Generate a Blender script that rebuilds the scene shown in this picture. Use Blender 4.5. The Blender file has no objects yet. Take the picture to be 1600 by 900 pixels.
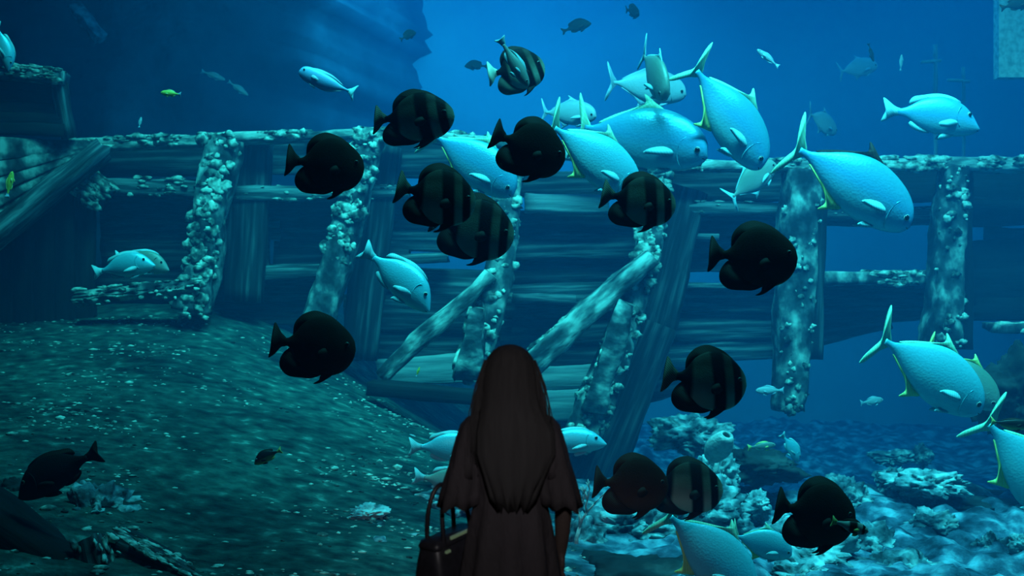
import bpy, bmesh, math, random
import numpy as np
from mathutils import Vector, Matrix, Euler, noise

S = bpy.context.scene
COL = S.collection
PI = math.pi
F = 1555.0          # focal length in pixels of the 1600x900 frame
CAMH = 1.83

# ------------------------------------------------------------------ camera, world, light, exposure
cam_d = bpy.data.cameras.new('camera')
cam_d.sensor_width = 36.0
cam_d.lens = F * 36.0 / 1600.0
cam_d.clip_end = 200
cam_d.dof.use_dof = True
cam_d.dof.focus_distance = 7.2
cam_d.dof.aperture_fstop = 2.2
cam = bpy.data.objects.new('camera', cam_d)
cam.location = (0, 0, CAMH)
cam.rotation_euler = (PI / 2, 0, 0)
COL.objects.link(cam)
S.camera = cam

w = bpy.data.worlds.new('dark_hall_world')
S.world = w
w.use_nodes = True
w.node_tree.nodes['Background'].inputs[0].default_value = (0.002, 0.003, 0.004, 1)
w.node_tree.nodes['Background'].inputs[1].default_value = 1.0

S.view_settings.view_transform = 'Standard'
S.view_settings.look = 'None'
S.view_settings.exposure = -3.4
S.view_settings.gamma = 1.0
S.view_settings.use_curve_mapping = False
S.cycles.max_bounces = 3
S.cycles.diffuse_bounces = 1
S.cycles.glossy_bounces = 1
S.cycles.transmission_bounces = 2
S.cycles.transparent_max_bounces = 12
S.cycles.volume_bounces = 1
S.cycles.sample_clamp_indirect = 2.0
S.cycles.use_adaptive_sampling = True
S.cycles.adaptive_threshold = 0.05


def area(name, loc, target, sx, sy, power, color, spread=180):
    d = bpy.data.lights.new(name, 'AREA')
    d.shape = 'RECTANGLE'
    d.size = sx
    d.size_y = sy
    d.energy = power
    d.color = color
    d.spread = math.radians(spread)
    o = bpy.data.objects.new(name, d)
    o.location = loc
    o.rotation_euler = (Vector(target) - Vector(loc)).to_track_quat('-Z', 'Y').to_euler()
    COL.objects.link(o)
    return o


CY = (0.06, 0.80, 1.0)
BL = (0.01, 0.40, 1.0)
# lamps over the water: the row above the middle of the tank, and the wash on the far wall
area('tank_lamp_row', (2.6, 6.2, 9.0), (2.4, 10.4, 1.6), 7.0, 1.0, 4900, CY, 96)
area('tank_lamp_wreck', (-1.9, 7.5, 9.0), (-2.1, 11.2, 2.0), 4.0, 1.0, 1450, (0.05, 0.84, 0.95), 70)
area('tank_lamp_reef', (4.2, 7.0, 9.0), (4.0, 8.8, 0.6), 3.0, 1.2, 900, CY, 50)
area('tank_lamp_far_wall', (-0.6, 18.5, 8.2), (-0.3, 23.4, 4.6), 7.0, 1.5, 3700, BL, 140)
area('tank_water_surface_light', (5.0, 16.5, 8.6), (5.0, 16.5, 0.0), 13.0, 9.0, 4500, BL)
# added fill behind the camera, out of view, lifting the woman's dark back
area('woman_fill_light', (0.2, -0.4, 3.3), (0.0, 3.9, 1.15), 0.3, 0.3, 15, (1.0, 0.95, 0.97), 26)

random.seed(4)
np.random.seed(4)


def P(px, py, d):
    """a pixel of the photograph at depth d as a point of the place"""
    return Vector(((px - 800.0) * d / F, d, CAMH + (450.0 - py) * d / F))


# ------------------------------------------------------------------ materials
MATS = {}


def nt_mat(name):
    m = bpy.data.materials.new(name)
    m.use_nodes = True
    MATS[name] = m
    return m, m.node_tree.nodes, m.node_tree.links, m.node_tree.nodes['Principled BSDF']


def ramp(N, stops):
    r = N.new('ShaderNodeValToRGB')
    e = r.color_ramp.elements
    while len(e) < len(stops):
        e.new(0.5)
    for k, (p, c) in enumerate(stops):
        e[k].position = p
        e[k].color = (*c, 1)
    return r


def noise_mat(name, stops, scale=4.0, stretch=(1, 1, 1), rough=0.8, spec=0.2, detail=6, bump=0.4, bscale=None,
              bdist=0.02, metallic=0.0, dist=0.0):
    m, N, L, B = nt_mat(name)
    tc = N.new('ShaderNodeTexCoord')
    mp = N.new('ShaderNodeMapping')
    mp.inputs['Scale'].default_value = stretch
    L.new(tc.outputs['Object'], mp.inputs['Vector'])
    n = N.new('ShaderNodeTexNoise')
    n.inputs['Scale'].default_value = scale
    n.inputs['Detail'].default_value = detail
    n.inputs['Distortion'].default_value = dist
    L.new(mp.outputs[0], n.inputs['Vector'])
    r = ramp(N, stops)
    L.new(n.outputs['Fac'], r.inputs[0])
    L.new(r.outputs[0], B.inputs['Base Color'])
    B.inputs['Roughness'].default_value = rough
    B.inputs['Specular IOR Level'].default_value = spec
    B.inputs['Metallic'].default_value = metallic
    if bump:
        n2 = N.new('ShaderNodeTexNoise')
        n2.inputs['Scale'].default_value = bscale or scale * 3
        n2.inputs['Detail'].default_value = 4
        L.new(mp.outputs[0], n2.inputs['Vector'])
        b = N.new('ShaderNodeBump')
        b.inputs['Strength'].default_value = bump
        b.inputs['Distance'].default_value = bdist
        L.new(n2.outputs['Fac'], b.inputs['Height'])
        L.new(b.outputs[0], B.inputs['Normal'])
    return m


def G(v, t=(1, 1, 1)):
    return (v * t[0], v * t[1], v * t[2])


noise_mat('wood', [(0.34, (0.012, 0.02, 0.022)), (0.5, (0.06, 0.09, 0.10)), (0.66, (0.24, 0.33, 0.34))], 2.4, (0.45, 6, 9), 0.85, detail=9)
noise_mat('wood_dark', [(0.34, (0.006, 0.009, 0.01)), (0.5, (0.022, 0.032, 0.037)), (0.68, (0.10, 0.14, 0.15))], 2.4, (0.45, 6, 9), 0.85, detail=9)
noise_mat('wood_pale', [(0.28, (0.10, 0.14, 0.15)), (0.5, (0.28, 0.36, 0.38)), (0.7, (0.5, 0.6, 0.6))], 2.0, (0.5, 5, 7), 0.85)
noise_mat('tar_shade_wood', [(0.3, (0.006, 0.008, 0.009)), (0.7, (0.022, 0.028, 0.03))], 2.0, (0.5, 4, 5), 0.9)  # tarred timber; also used as painted shade inside the hull at left
noise_mat('rib_wood', [(0.38, (0.02, 0.03, 0.035)), (0.5, (0.07, 0.10, 0.11)), (0.58, (0.22, 0.30, 0.29)), (0.68, (0.55, 0.68, 0.62))], 5.5, (1, 1, 0.7), 0.85, detail=9, bump=0.8)
noise_mat('rail_wood', [(0.34, (0.03, 0.045, 0.05)), (0.48, (0.16, 0.22, 0.22)), (0.64, (0.62, 0.76, 0.70))], 5.0, (0.6, 1.6, 1.6), 0.85, detail=9, bump=0.8)
noise_mat('crust', [(0.36, (0.02, 0.03, 0.03)), (0.47, (0.16, 0.22, 0.2)), (0.58, (0.62, 0.78, 0.68)), (0.7, (0.9, 1.0, 0.88))], 9.0, (1, 1, 1), 0.8, bump=0.6)
noise_mat('rock', [(0.36, (0.025, 0.045, 0.055)), (0.5, (0.13, 0.22, 0.26)), (0.64, (0.5, 0.7, 0.72))], 7, (1, 1, 1), 0.85, bump=0.7)
noise_mat('rock_pale', [(0.36, (0.08, 0.14, 0.17)), (0.5, (0.32, 0.48, 0.52)), (0.64, (0.75, 0.95, 0.95))], 7, (1, 1, 1), 0.85, bump=0.7)
noise_mat('rock_dark', [(0.3, (0.008, 0.011, 0.012)), (0.55, (0.03, 0.04, 0.042)), (0.75, (0.12, 0.16, 0.16))], 2.5, (1, 1, 1), 0.9, bump=0.6)
noise_mat('coral_pale', [(0.3, (0.35, 0.45, 0.45)), (0.6, (0.8, 0.88, 0.85))], 14, (1, 1, 1), 0.8, bump=0.5)
m, N, L, B = nt_mat('seabed')
tc = N.new('ShaderNodeTexCoord')
def _noise(scale, stretch, detail):
    mp = N.new('ShaderNodeMapping'); mp.inputs['Scale'].default_value = stretch
    L.new(tc.outputs['Object'], mp.inputs['Vector'])
    n = N.new('ShaderNodeTexNoise'); n.inputs['Scale'].default_value = scale; n.inputs['Detail'].default_value = detail
    L.new(mp.outputs[0], n.inputs['Vector'])
    return n.outputs['Fac']
def _mul(a, b):
    x = N.new('ShaderNodeMixRGB'); x.blend_type = 'MULTIPLY'; x.inputs[0].default_value = 1
    L.new(a, x.inputs[1]); L.new(b, x.inputs[2]); return x.outputs[0]
big = ramp(N, [(0.35, (0.35, 0.4, 0.45)), (0.65, (1.0, 1.0, 1.0))]); L.new(_noise(0.7, (1, 1.4, 1), 3), big.inputs[0])
fine = ramp(N, [(0.32, (0.010, 0.045, 0.047)), (0.5, (0.036, 0.11, 0.098)), (0.62, (0.065, 0.17, 0.145)), (0.74, (0.24, 0.5, 0.42))]); L.new(_noise(7, (0.9, 1.5, 1), 10), fine.inputs[0])
reef = ramp(N, [(0.36, (0.02, 0.04, 0.06)), (0.5, (0.08, 0.15, 0.22)), (0.66, (0.34, 0.56, 0.68))]); L.new(_noise(4.5, (1, 1, 1), 9), reef.inputs[0])
sx = N.new('ShaderNodeSeparateXYZ'); L.new(tc.outputs['Object'], sx.inputs[0])
mr = N.new('ShaderNodeMapRange'); mr.interpolation_type = 'SMOOTHSTEP'; L.new(sx.outputs['X'], mr.inputs['Value'])
mr.inputs['From Min'].default_value = -0.6; mr.inputs['From Max'].default_value = 1.2
mixc = N.new('ShaderNodeMixRGB'); L.new(mr.outputs[0], mixc.inputs[0]); L.new(_mul(fine.outputs[0], big.outputs[0]), mixc.inputs[1]); L.new(reef.outputs[0], mixc.inputs[2])
L.new(mixc.outputs[0], B.inputs['Base Color'])
B.inputs['Roughness'].default_value = 0.95; B.inputs['Specular IOR Level'].default_value = 0.1
bp = N.new('ShaderNodeBump'); bp.inputs['Strength'].default_value = 0.9; bp.inputs['Distance'].default_value = 0.04
L.new(_noise(16, (0.9, 1.5, 1), 6), bp.inputs['Height']); L.new(bp.outputs[0], B.inputs['Normal'])
noise_mat('far_rock', [(0.3, (0.05, 0.06, 0.07)), (0.55, (0.14, 0.16, 0.18)), (0.75, (0.32, 0.36, 0.38))], 0.5, (1, 1, 1), 0.95, bump=0.5, bscale=2)
noise_mat('tank_paint', [(0.3, (0.30, 0.38, 0.46)), (0.7, (0.40, 0.48, 0.55))], 0.4, (1, 1, 1), 0.9, bump=0)
noise_mat('hall_paint', [(0.3, (0.012, 0.012, 0.013)), (0.7, (0.018, 0.018, 0.02))], 3, (1, 1, 1), 0.9, bump=0)
noise_mat('hall_carpet', [(0.3, (0.012, 0.012, 0.014)), (0.7, (0.02, 0.02, 0.024))], 40, (1, 1, 1), 0.95, bump=0.3)
noise_mat('hair', [(0.3, (0.030, 0.029, 0.030)), (0.7, (0.038, 0.037, 0.038))], 6, (8, 8, 0.7), 0.9, 0.03, bump=0.1)
noise_mat('dress', [(0.3, (0.034, 0.031, 0.034)), (0.7, (0.042, 0.037, 0.042))], 14, (1, 1, 0.4), 0.9, 0.1)
noise_mat('skin', [(0.3, (0.055, 0.042, 0.038)), (0.7, (0.07, 0.052, 0.046))], 10, (1, 1, 1), 0.6, 0.3, bump=0.05)
noise_mat('bag_leather', [(0.3, (0.012, 0.012, 0.016)), (0.7, (0.02, 0.02, 0.027))], 30, (1, 1, 1), 0.45, 0.4, bump=0.2, bdist=0.002)
noise_mat('bag_metal_glint', [(0.3, (0.5, 0.8, 0.45)), (0.7, (0.62, 0.92, 0.55))], 9, (1, 1, 1), 0.3, 0.6, bump=0, metallic=0.2)  # metal with the tank light's green glint put into its base colour
noise_mat('eye_black', [(0.3, (0.004, 0.004, 0.005)), (0.7, (0.008, 0.008, 0.009))], 9, (1, 1, 1), 0.2, 0.5, bump=0)
noise_mat('eye_ring', [(0.3, (0.5, 0.55, 0.5)), (0.7, (0.7, 0.75, 0.65))], 20, (1, 1, 1), 0.35, 0.5, bump=0)


def fish_mat(name, belly, flank, back, spot=0.15, rough=0.32, spec=0.6, metallic=0.0, bands=None, band_col=(0.01, 0.01, 0.01), nscale=5):
    """colour by height on the body (back, flank, belly), mottling and optional upright bars"""
    m, N, L, B = nt_mat(name)
    tc = N.new('ShaderNodeTexCoord')
    sp = N.new('ShaderNodeSeparateXYZ')
    L.new(tc.outputs['Object'], sp.inputs[0])
    mr = N.new('ShaderNodeMapRange')
    mr.inputs['From Min'].default_value = -0.24
    mr.inputs['From Max'].default_value = 0.24
    L.new(sp.outputs['Z'], mr.inputs['Value'])
    r = ramp(N, [(0.12, belly), (0.5, flank), (0.88, back)])
    n = N.new('ShaderNodeTexNoise')
    n.inputs['Scale'].default_value = nscale
    n.inputs['Detail'].default_value = 3
    L.new(tc.outputs['Object'], n.inputs['Vector'])
    ad = N.new('ShaderNodeMath')
    ad.operation = 'MULTIPLY_ADD'
    L.new(n.outputs['Fac'], ad.inputs[0])
    ad.inputs[1].default_value = spot * 2
    ad2 = N.new('ShaderNodeMath')
    ad2.operation = 'SUBTRACT'
    L.new(mr.outputs[0], ad2.inputs[0])
    ad2.inputs[1].default_value = spot
    L.new(ad2.outputs[0], ad.inputs[2])
    L.new(ad.outputs[0], r.inputs[0])
    out = r.outputs[0]
    if bands:
        prev = None
        for (c, hw, slant) in bands:
            a = N.new('ShaderNodeMath'); a.operation = 'MULTIPLY_ADD'
            L.new(sp.outputs['Z'], a.inputs[0]); a.inputs[1].default_value = slant
            L.new(sp.outputs['X'], a.inputs[2])
            b = N.new('ShaderNodeMath'); b.operation = 'SUBTRACT'
            L.new(a.outputs[0], b.inputs[0]); b.inputs[1].default_value = c
            ab = N.new('ShaderNodeMath'); ab.operation = 'ABSOLUTE'
            L.new(b.outputs[0], ab.inputs[0])
            ss = N.new('ShaderNodeMapRange'); ss.interpolation_type = 'SMOOTHSTEP'
            L.new(ab.outputs[0], ss.inputs['Value'])
            ss.inputs['From Min'].default_value = hw * 0.7
            ss.inputs['From Max'].default_value = hw * 1.3
            ss.inputs['To Min'].default_value = 1
            ss.inputs['To Max'].default_value = 0
            if prev is None:
                prev = ss.outputs[0]
            else:
                mx = N.new('ShaderNodeMath'); mx.operation = 'MAXIMUM'
                L.new(prev, mx.inputs[0]); L.new(ss.outputs[0], mx.inputs[1])
                prev = mx.outputs[0]
        mix = N.new('ShaderNodeMixRGB')
        L.new(prev, mix.inputs[0]); L.new(out, mix.inputs[1])
        mix.inputs[2].default_value = (*band_col, 1)
        out = mix.outputs[0]
    L.new(out, B.inputs['Base Color'])
    B.inputs['Roughness'].default_value = rough
    B.inputs['Specular IOR Level'].default_value = spec
    B.inputs['Metallic'].default_value = metallic
    # fine scales
    v = N.new('ShaderNodeTexVoronoi')
    v.inputs['Scale'].default_value = 60
    L.new(tc.outputs['Object'], v.inputs['Vector'])
    bp = N.new('ShaderNodeBump')
    bp.inputs['Strength'].default_value = 0.12
    bp.inputs['Distance'].default_value = 0.01
    L.new(v.outputs['Distance'], bp.inputs['Height'])
    L.new(bp.outputs[0], B.inputs['Normal'])
    return m


def fin_mat(name, c0, c1, rough=0.5):
    m, N, L, B = nt_mat(name)
    tc = N.new('ShaderNodeTexCoord')
    wv = N.new('ShaderNodeTexWave')
    wv.inputs['Scale'].default_value = 22
    wv.inputs['Distortion'].default_value = 2
    wv.bands_direction = 'DIAGONAL'
    L.new(tc.outputs['Object'], wv.inputs['Vector'])
    r = ramp(N, [(0.2, c0), (0.8, c1)])
    L.new(wv.outputs['Fac'], r.inputs[0])
    L.new(r.outputs[0], B.inputs['Base Color'])
    B.inputs['Roughness'].default_value = rough
    B.inputs['Specular IOR Level'].default_value = 0.3
    return m


fish_mat('batfish_dark', (0.09, 0.05, 0.035), (0.06, 0.034, 0.024), (0.035, 0.022, 0.017), rough=0.7, spec=0.05)
fish_mat('batfish_banded', (0.62, 0.68, 0.5), (0.26, 0.28, 0.2), (0.07, 0.06, 0.045), rough=0.6, spec=0.1,
         bands=[(0.38, 0.05, 0.12), (0.16, 0.075, 0.12), (-0.24, 0.10, 0.0)], band_col=(0.008, 0.008, 0.008))
fish_mat('silver', (0.4, 0.95, 0.98), (0.12, 0.62, 0.98), (0.10, 0.55, 0.66), spot=0.10, rough=0.33, metallic=0.35, nscale=3)
fish_mat('silver_bright', (0.45, 0.98, 0.98), (0.20, 0.82, 1.0), (0.20, 0.80, 0.92), spot=0.10, rough=0.36, metallic=0.25, nscale=3)
fish_mat('silver_dull', (0.55, 0.62, 0.58), (0.34, 0.42, 0.38), (0.20, 0.28, 0.22), spot=0.1, rough=0.45, metallic=0.1)
fish_mat('blue_grey', (0.08, 0.2, 0.34), (0.2, 0.45, 0.72), (0.3, 0.6, 0.95), spot=0.06, rough=0.4)
fish_mat('yellow', (1.0, 0.9, 0.15), (1.0, 0.85, 0.10), (0.9, 0.8, 0.10), spot=0.05, rough=0.5)
fish_mat('grey_dark', (0.05, 0.055, 0.055), (0.025, 0.03, 0.03), (0.015, 0.018, 0.018), spot=0.15, rough=0.6, spec=0.1)
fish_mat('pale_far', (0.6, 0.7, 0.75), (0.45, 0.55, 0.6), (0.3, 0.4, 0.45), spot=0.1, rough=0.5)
fish_mat('banded_small', (0.75, 0.8, 0.7), (0.6, 0.65, 0.55), (0.3, 0.32, 0.28), spot=0.05, rough=0.5,
         bands=[(0.36, 0.04, 0.1), (0.08, 0.11, 0.25)], band_col=(0.008, 0.008, 0.008))
fish_mat('black_back', (0.9, 0.8, 0.2), (0.015, 0.015, 0.015), (0.006, 0.006, 0.006), spot=0.05, rough=0.5)
fin_mat('fin_dark', (0.03, 0.018, 0.014), (0.05, 0.03, 0.022), 0.8)
fin_mat('fin_dusky', (0.08, 0.08, 0.06), (0.18, 0.18, 0.13), 0.8)
fin_mat('fin_yellow', (0.95, 0.9, 0.22), (1.0, 0.95, 0.35))
fin_mat('fin_greenish', (0.5, 0.9, 0.55), (0.65, 0.98, 0.72))
fin_mat('fin_pale', (0.35, 0.72, 0.8), (0.5, 0.88, 0.9))
fin_mat('fin_bluegrey', (0.35, 0.5, 0.6), (0.5, 0.65, 0.75))
fin_mat('fin_paleyellow', (0.8, 0.85, 0.6), (0.95, 0.95, 0.8))


# ------------------------------------------------------------------ object helpers
def mesh_obj(name, verts, faces, mat, parent=None, smooth=True):
    me = bpy.data.meshes.new(name)
    me.from_pydata([tuple(v) for v in verts], [], faces)
    me.validate()
    if mat:
        me.materials.append(MATS[mat])
    if smooth:
        me.polygons.foreach_set('use_smooth', [True] * len(me.polygons))
    me.update()
    o = bpy.data.objects.new(name, me)
    COL.objects.link(o)
    if parent:
        o.parent = parent
    return o


def empty(name, loc=(0, 0, 0), rot=(0, 0, 0)):
    o = bpy.data.objects.new(name, None)
    o.empty_display_size = 0.1
    o.location = loc
    o.rotation_euler = rot
    COL.objects.link(o)
    return o


def tag(o, label=None, cat=None, group=None, kind=None):
    if label: o['label'] = label
    if cat: o['category'] = cat
    if group: o['group'] = group
    if kind: o['kind'] = kind
    return o


def catmull(pts, n=4, closed=False):
    out = []
    m = len(pts)
    rng = range(m) if closed else range(m - 1)
    for i in rng:
        if closed:
            p0, p1, p2, p3 = pts[(i - 1) % m], pts[i], pts[(i + 1) % m], pts[(i + 2) % m]
        else:
            p0, p1, p2, p3 = pts[max(i - 1, 0)], pts[i], pts[i + 1], pts[min(i + 2, m - 1)]
        for k in range(n):
            t = k / n
            out.append(tuple(0.5 * ((2 * b) + (-a + c) * t + (2 * a - 5 * b + 4 * c - d) * t * t + (-a + 3 * b - 3 * c + d) * t ** 3)
                             for a, b, c, d in zip(p0, p1, p2, p3)))
    if not closed:
        out.append(tuple(pts[-1]))
    return out


def box_vf(x0, x1, y0, y1, z0, z1):
    v = [(x, y, z) for x in (x0, x1) for y in (y0, y1) for z in (z0, z1)]
    f = [(0, 1, 3, 2), (4, 6, 7, 5), (0, 4, 5, 1), (2, 3, 7, 6), (0, 2, 6, 4), (1, 5, 7, 3)]
    return v, f


class Mesh:
    def __init__(s):
        s.v = []
        s.f = []

    def add(s, v, f):
        o = len(s.v)
        s.v += [tuple(p) for p in v]
        s.f += [tuple(i + o for i in q) for q in f]

    def box(s, *a):
        s.add(*box_vf(*a))

    def rings(s, rings, cap=True, closed=True):
        n = len(rings[0])
        o = len(s.v)
        for r in rings:
            s.v += [tuple(p) for p in r]
        for i in range(len(rings) - 1):
            for j in range(n if closed else n - 1):
                k = (j + 1) % n
                s.f.append((o + i * n + j, o + i * n + k, o + (i + 1) * n + k, o + (i + 1) * n + j))
        if cap:
            s.f.append(tuple(o + j for j in range(n))[::-1])
            s.f.append(tuple(o + (len(rings) - 1) * n + j for j in range(n)))

    def tube(s, pts, rad, n=8, cap=True):
        pts = [Vector(p) for p in pts]
        rs = rad if isinstance(rad, (list, tuple)) else [rad] * len(pts)
        rings = []
        ref = Vector((0.13, 0.31, 0.94))
        for i, p in enumerate(pts):
            t = (pts[min(i + 1, len(pts) - 1)] - pts[max(i - 1, 0)]).normalized()
            if abs(t.dot(ref)) > 0.95:
                ref = Vector((0.9, 0.3, 0.1))
            a = t.cross(ref).normalized()
            b = t.cross(a)
            rings.append([p + (a * math.cos(2 * PI * k / n) + b * math.sin(2 * PI * k / n)) * rs[i] for k in range(n)])
        s.rings(rings, cap)

    def ellipsoid(s, c, r, nu=14, nv=10, rot=None):
        c = Vector(c)
        rings = []
        for i in range(nv + 1):
            th = PI * (i + 0.02) / (nv + 0.04)
            ring = []
            for k in range(nu):
                p = Vector((r[0] * math.sin(th) * math.cos(2 * PI * k / nu), r[1] * math.sin(th) * math.sin(2 * PI * k / nu), -r[2] * math.cos(th)))
                if rot: p = rot @ p
                ring.append(c + p)
            rings.append(ring)
        s.rings(rings)

    def build(s, name, mat, parent=None, smooth=True):
        return mesh_obj(name, s.v, s.f, mat, parent, smooth)


def ico(sub):
    bm = bmesh.new()
    bmesh.ops.create_icosphere(bm, subdivisions=sub, radius=1.0)
    v = [tuple(p.co) for p in bm.verts]
    f = [tuple(q.index for q in p.verts) for p in bm.faces]
    bm.free()
    return v, f


ICO = {k: ico(k) for k in (1, 2, 3, 4, 5)}


def smoothstep(a, b, x):
    t = max(0.0, min(1.0, (x - a) / (b - a)))
    return t * t * (3 - 2 * t)


# ------------------------------------------------------------------ the visitors' hall and the tank
def bed_z(x, y):
    L = 1 - smoothstep(-4.0, 1.8, x)
    zl = 0.26 * (max(5.0, min(12.2, y)) - 6.0)
    zr = -0.30 - 1.05 * smoothstep(10.2, 12.6, y)
    z = L * zl + (1 - L) * zr
    z += 0.07 * noise.noise((x * 0.7, y * 0.7, 1.7)) + 0.012 * noise.noise((x * 1.6, y * 5.0, 5.1)) + 0.015 * noise.noise((x * 6, y * 12, 2.2))
    R_ = (1 - L) * smoothstep(0.2, 1.4, x)
    z += R_ * (0.16 * noise.noise((x * 1.6, y * 1.6, 9.7)) + 0.10 * noise.noise((x * 4.2, y * 4.2, 4.4)) + 0.05 * noise.noise((x * 9, y * 9, 1.4)))
    return z


def structure(o, label, cat):
    return tag(o, label, cat, kind='structure')


xs = np.concatenate([np.linspace(-13.4, -7.2, 20), np.linspace(-7.0, 7.0, 260), np.linspace(7.2, 13.4, 20)])
ys = np.concatenate([np.linspace(5.42, 12.5, 170), np.linspace(12.7, 23.4, 50)])
vv = [(x, y, bed_z(x, y)) for y in ys for x in xs]
nx = len(xs)
ff = [(j * nx + i, j * nx + i + 1, (j + 1) * nx + i + 1, (j + 1) * nx + i) for j in range(len(ys) - 1) for i in range(nx - 1)]
structure(mesh_obj('floor_tank', vv, ff, 'seabed'), 'silty green seabed of the tank rising to the wreck', 'seabed')

m = Mesh(); m.box(-5.5, 5.5, -3.2, 5.2, -0.15, 0.0)
structure(m.build('floor', 'hall_carpet', smooth=False), 'dark floor of the viewing hall', 'floor')
m = Mesh()
m.box(-13.6, -4.0, 5.2, 5.42, -1.6, 9.2); m.box(4.0, 13.6, 5.2, 5.42, -1.6, 9.2)
m.box(-4.0, 4.0, 5.2, 5.42, -1.9, 0.12); m.box(-4.0, 4.0, 5.2, 5.42, 4.5, 9.2)
structure(m.build('wall_front', 'hall_paint', smooth=False), 'dark wall that frames the viewing window', 'wall')
m = Mesh(); m.box(-5.7, -5.5, -3.2, 5.2, -0.15, 4.9)
structure(m.build('wall_left', 'hall_paint', smooth=False), 'dark side wall of the viewing hall', 'wall')
m = Mesh(); m.box(5.5, 5.7, -3.2, 5.2, -0.15, 4.9)
structure(m.build('wall_right', 'hall_paint', smooth=False), 'dark opposite side wall of the viewing hall', 'wall')
m = Mesh(); m.box(-5.7, 5.7, -3.4, -3.2, -0.15, 4.9)
structure(m.build('wall_rear', 'hall_paint', smooth=False), 'dark rear wall of the viewing hall', 'wall')
m = Mesh(); m.box(-5.7, 5.7, -3.4, 5.2, 4.7, 4.9)
structure(m.build('ceiling', 'hall_paint', smooth=False), 'dark ceiling of the viewing hall', 'ceiling')
m = Mesh(); m.box(-13.6, 13.6, 23.4, 23.7, -1.9, 9.4)
structure(m.build('wall_back', 'tank_paint', smooth=False), 'pale painted far wall of the tank seen through blue water', 'wall')
m = Mesh(); m.box(-13.8, -13.4, 5.42, 23.7, -1.9, 9.4)
structure(m.build('wall_tank_left', 'far_rock', smooth=False), 'rocky side wall of the tank', 'wall')
m = Mesh(); m.box(13.4, 13.8, 5.42, 23.7, -1.9, 9.4)
structure(m.build('wall_tank_right', 'far_rock', smooth=False), 'rocky opposite side wall of the tank', 'wall')

# the clear acrylic pane
gm, N, L, B = nt_mat('acrylic')
for n in list(N):
    if n.type == 'BSDF_PRINCIPLED': N.remove(n)
outn = [n for n in N if n.type == 'OUTPUT_MATERIAL'][0]
tr = N.new('ShaderNodeBsdfTransparent'); tr.inputs[0].default_value = (0.97, 0.99, 1, 1)
gl = N.new('ShaderNodeBsdfGlossy'); gl.inputs['Roughness'].default_value = 0.02
fr = N.new('ShaderNodeFresnel'); fr.inputs[0].default_value = 1.15
mx = N.new('ShaderNodeMixShader')
L.new(fr.outputs[0], mx.inputs[0]); L.new(tr.outputs[0], mx.inputs[1]); L.new(gl.outputs[0], mx.inputs[2])
L.new(mx.outputs[0], outn.inputs[0])
m = Mesh(); m.box(-4.0, 4.0, 5.26, 5.36, 0.12, 4.5)
structure(m.build('window_1', 'acrylic', smooth=False), 'large clear acrylic viewing pane between hall and tank', 'window')

# the water
wm, N, L, B = nt_mat('water_volume')
for n in list(N):
    if n.type == 'BSDF_PRINCIPLED': N.remove(n)
outn = [n for n in N if n.type == 'OUTPUT_MATERIAL'][0]
sc = N.new('ShaderNodeVolumeScatter')
sc.inputs['Color'].default_value = (0.01, 0.43, 1.0, 1)
sc.inputs['Density'].default_value = 0.037
sc.inputs['Anisotropy'].default_value = 0.0
ab = N.new('ShaderNodeVolumeAbsorption')
ab.inputs['Color'].default_value = (0.05, 0.78, 0.95, 1)
ab.inputs['Density'].default_value = 0.05
ad = N.new('ShaderNodeAddShader')
L.new(sc.outputs[0], ad.inputs[0]); L.new(ab.outputs[0], ad.inputs[1]); L.new(ad.outputs[0], outn.inputs['Volume'])
wm.cycles.homogeneous_volume = True
m = Mesh(); m.box(-13.39, 13.39, 5.43, 23.39, -1.85, 9.2)
structure(m.build('tank_water', 'water_volume', smooth=False), 'clear blue water that fills the whole tank', 'water')


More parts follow.
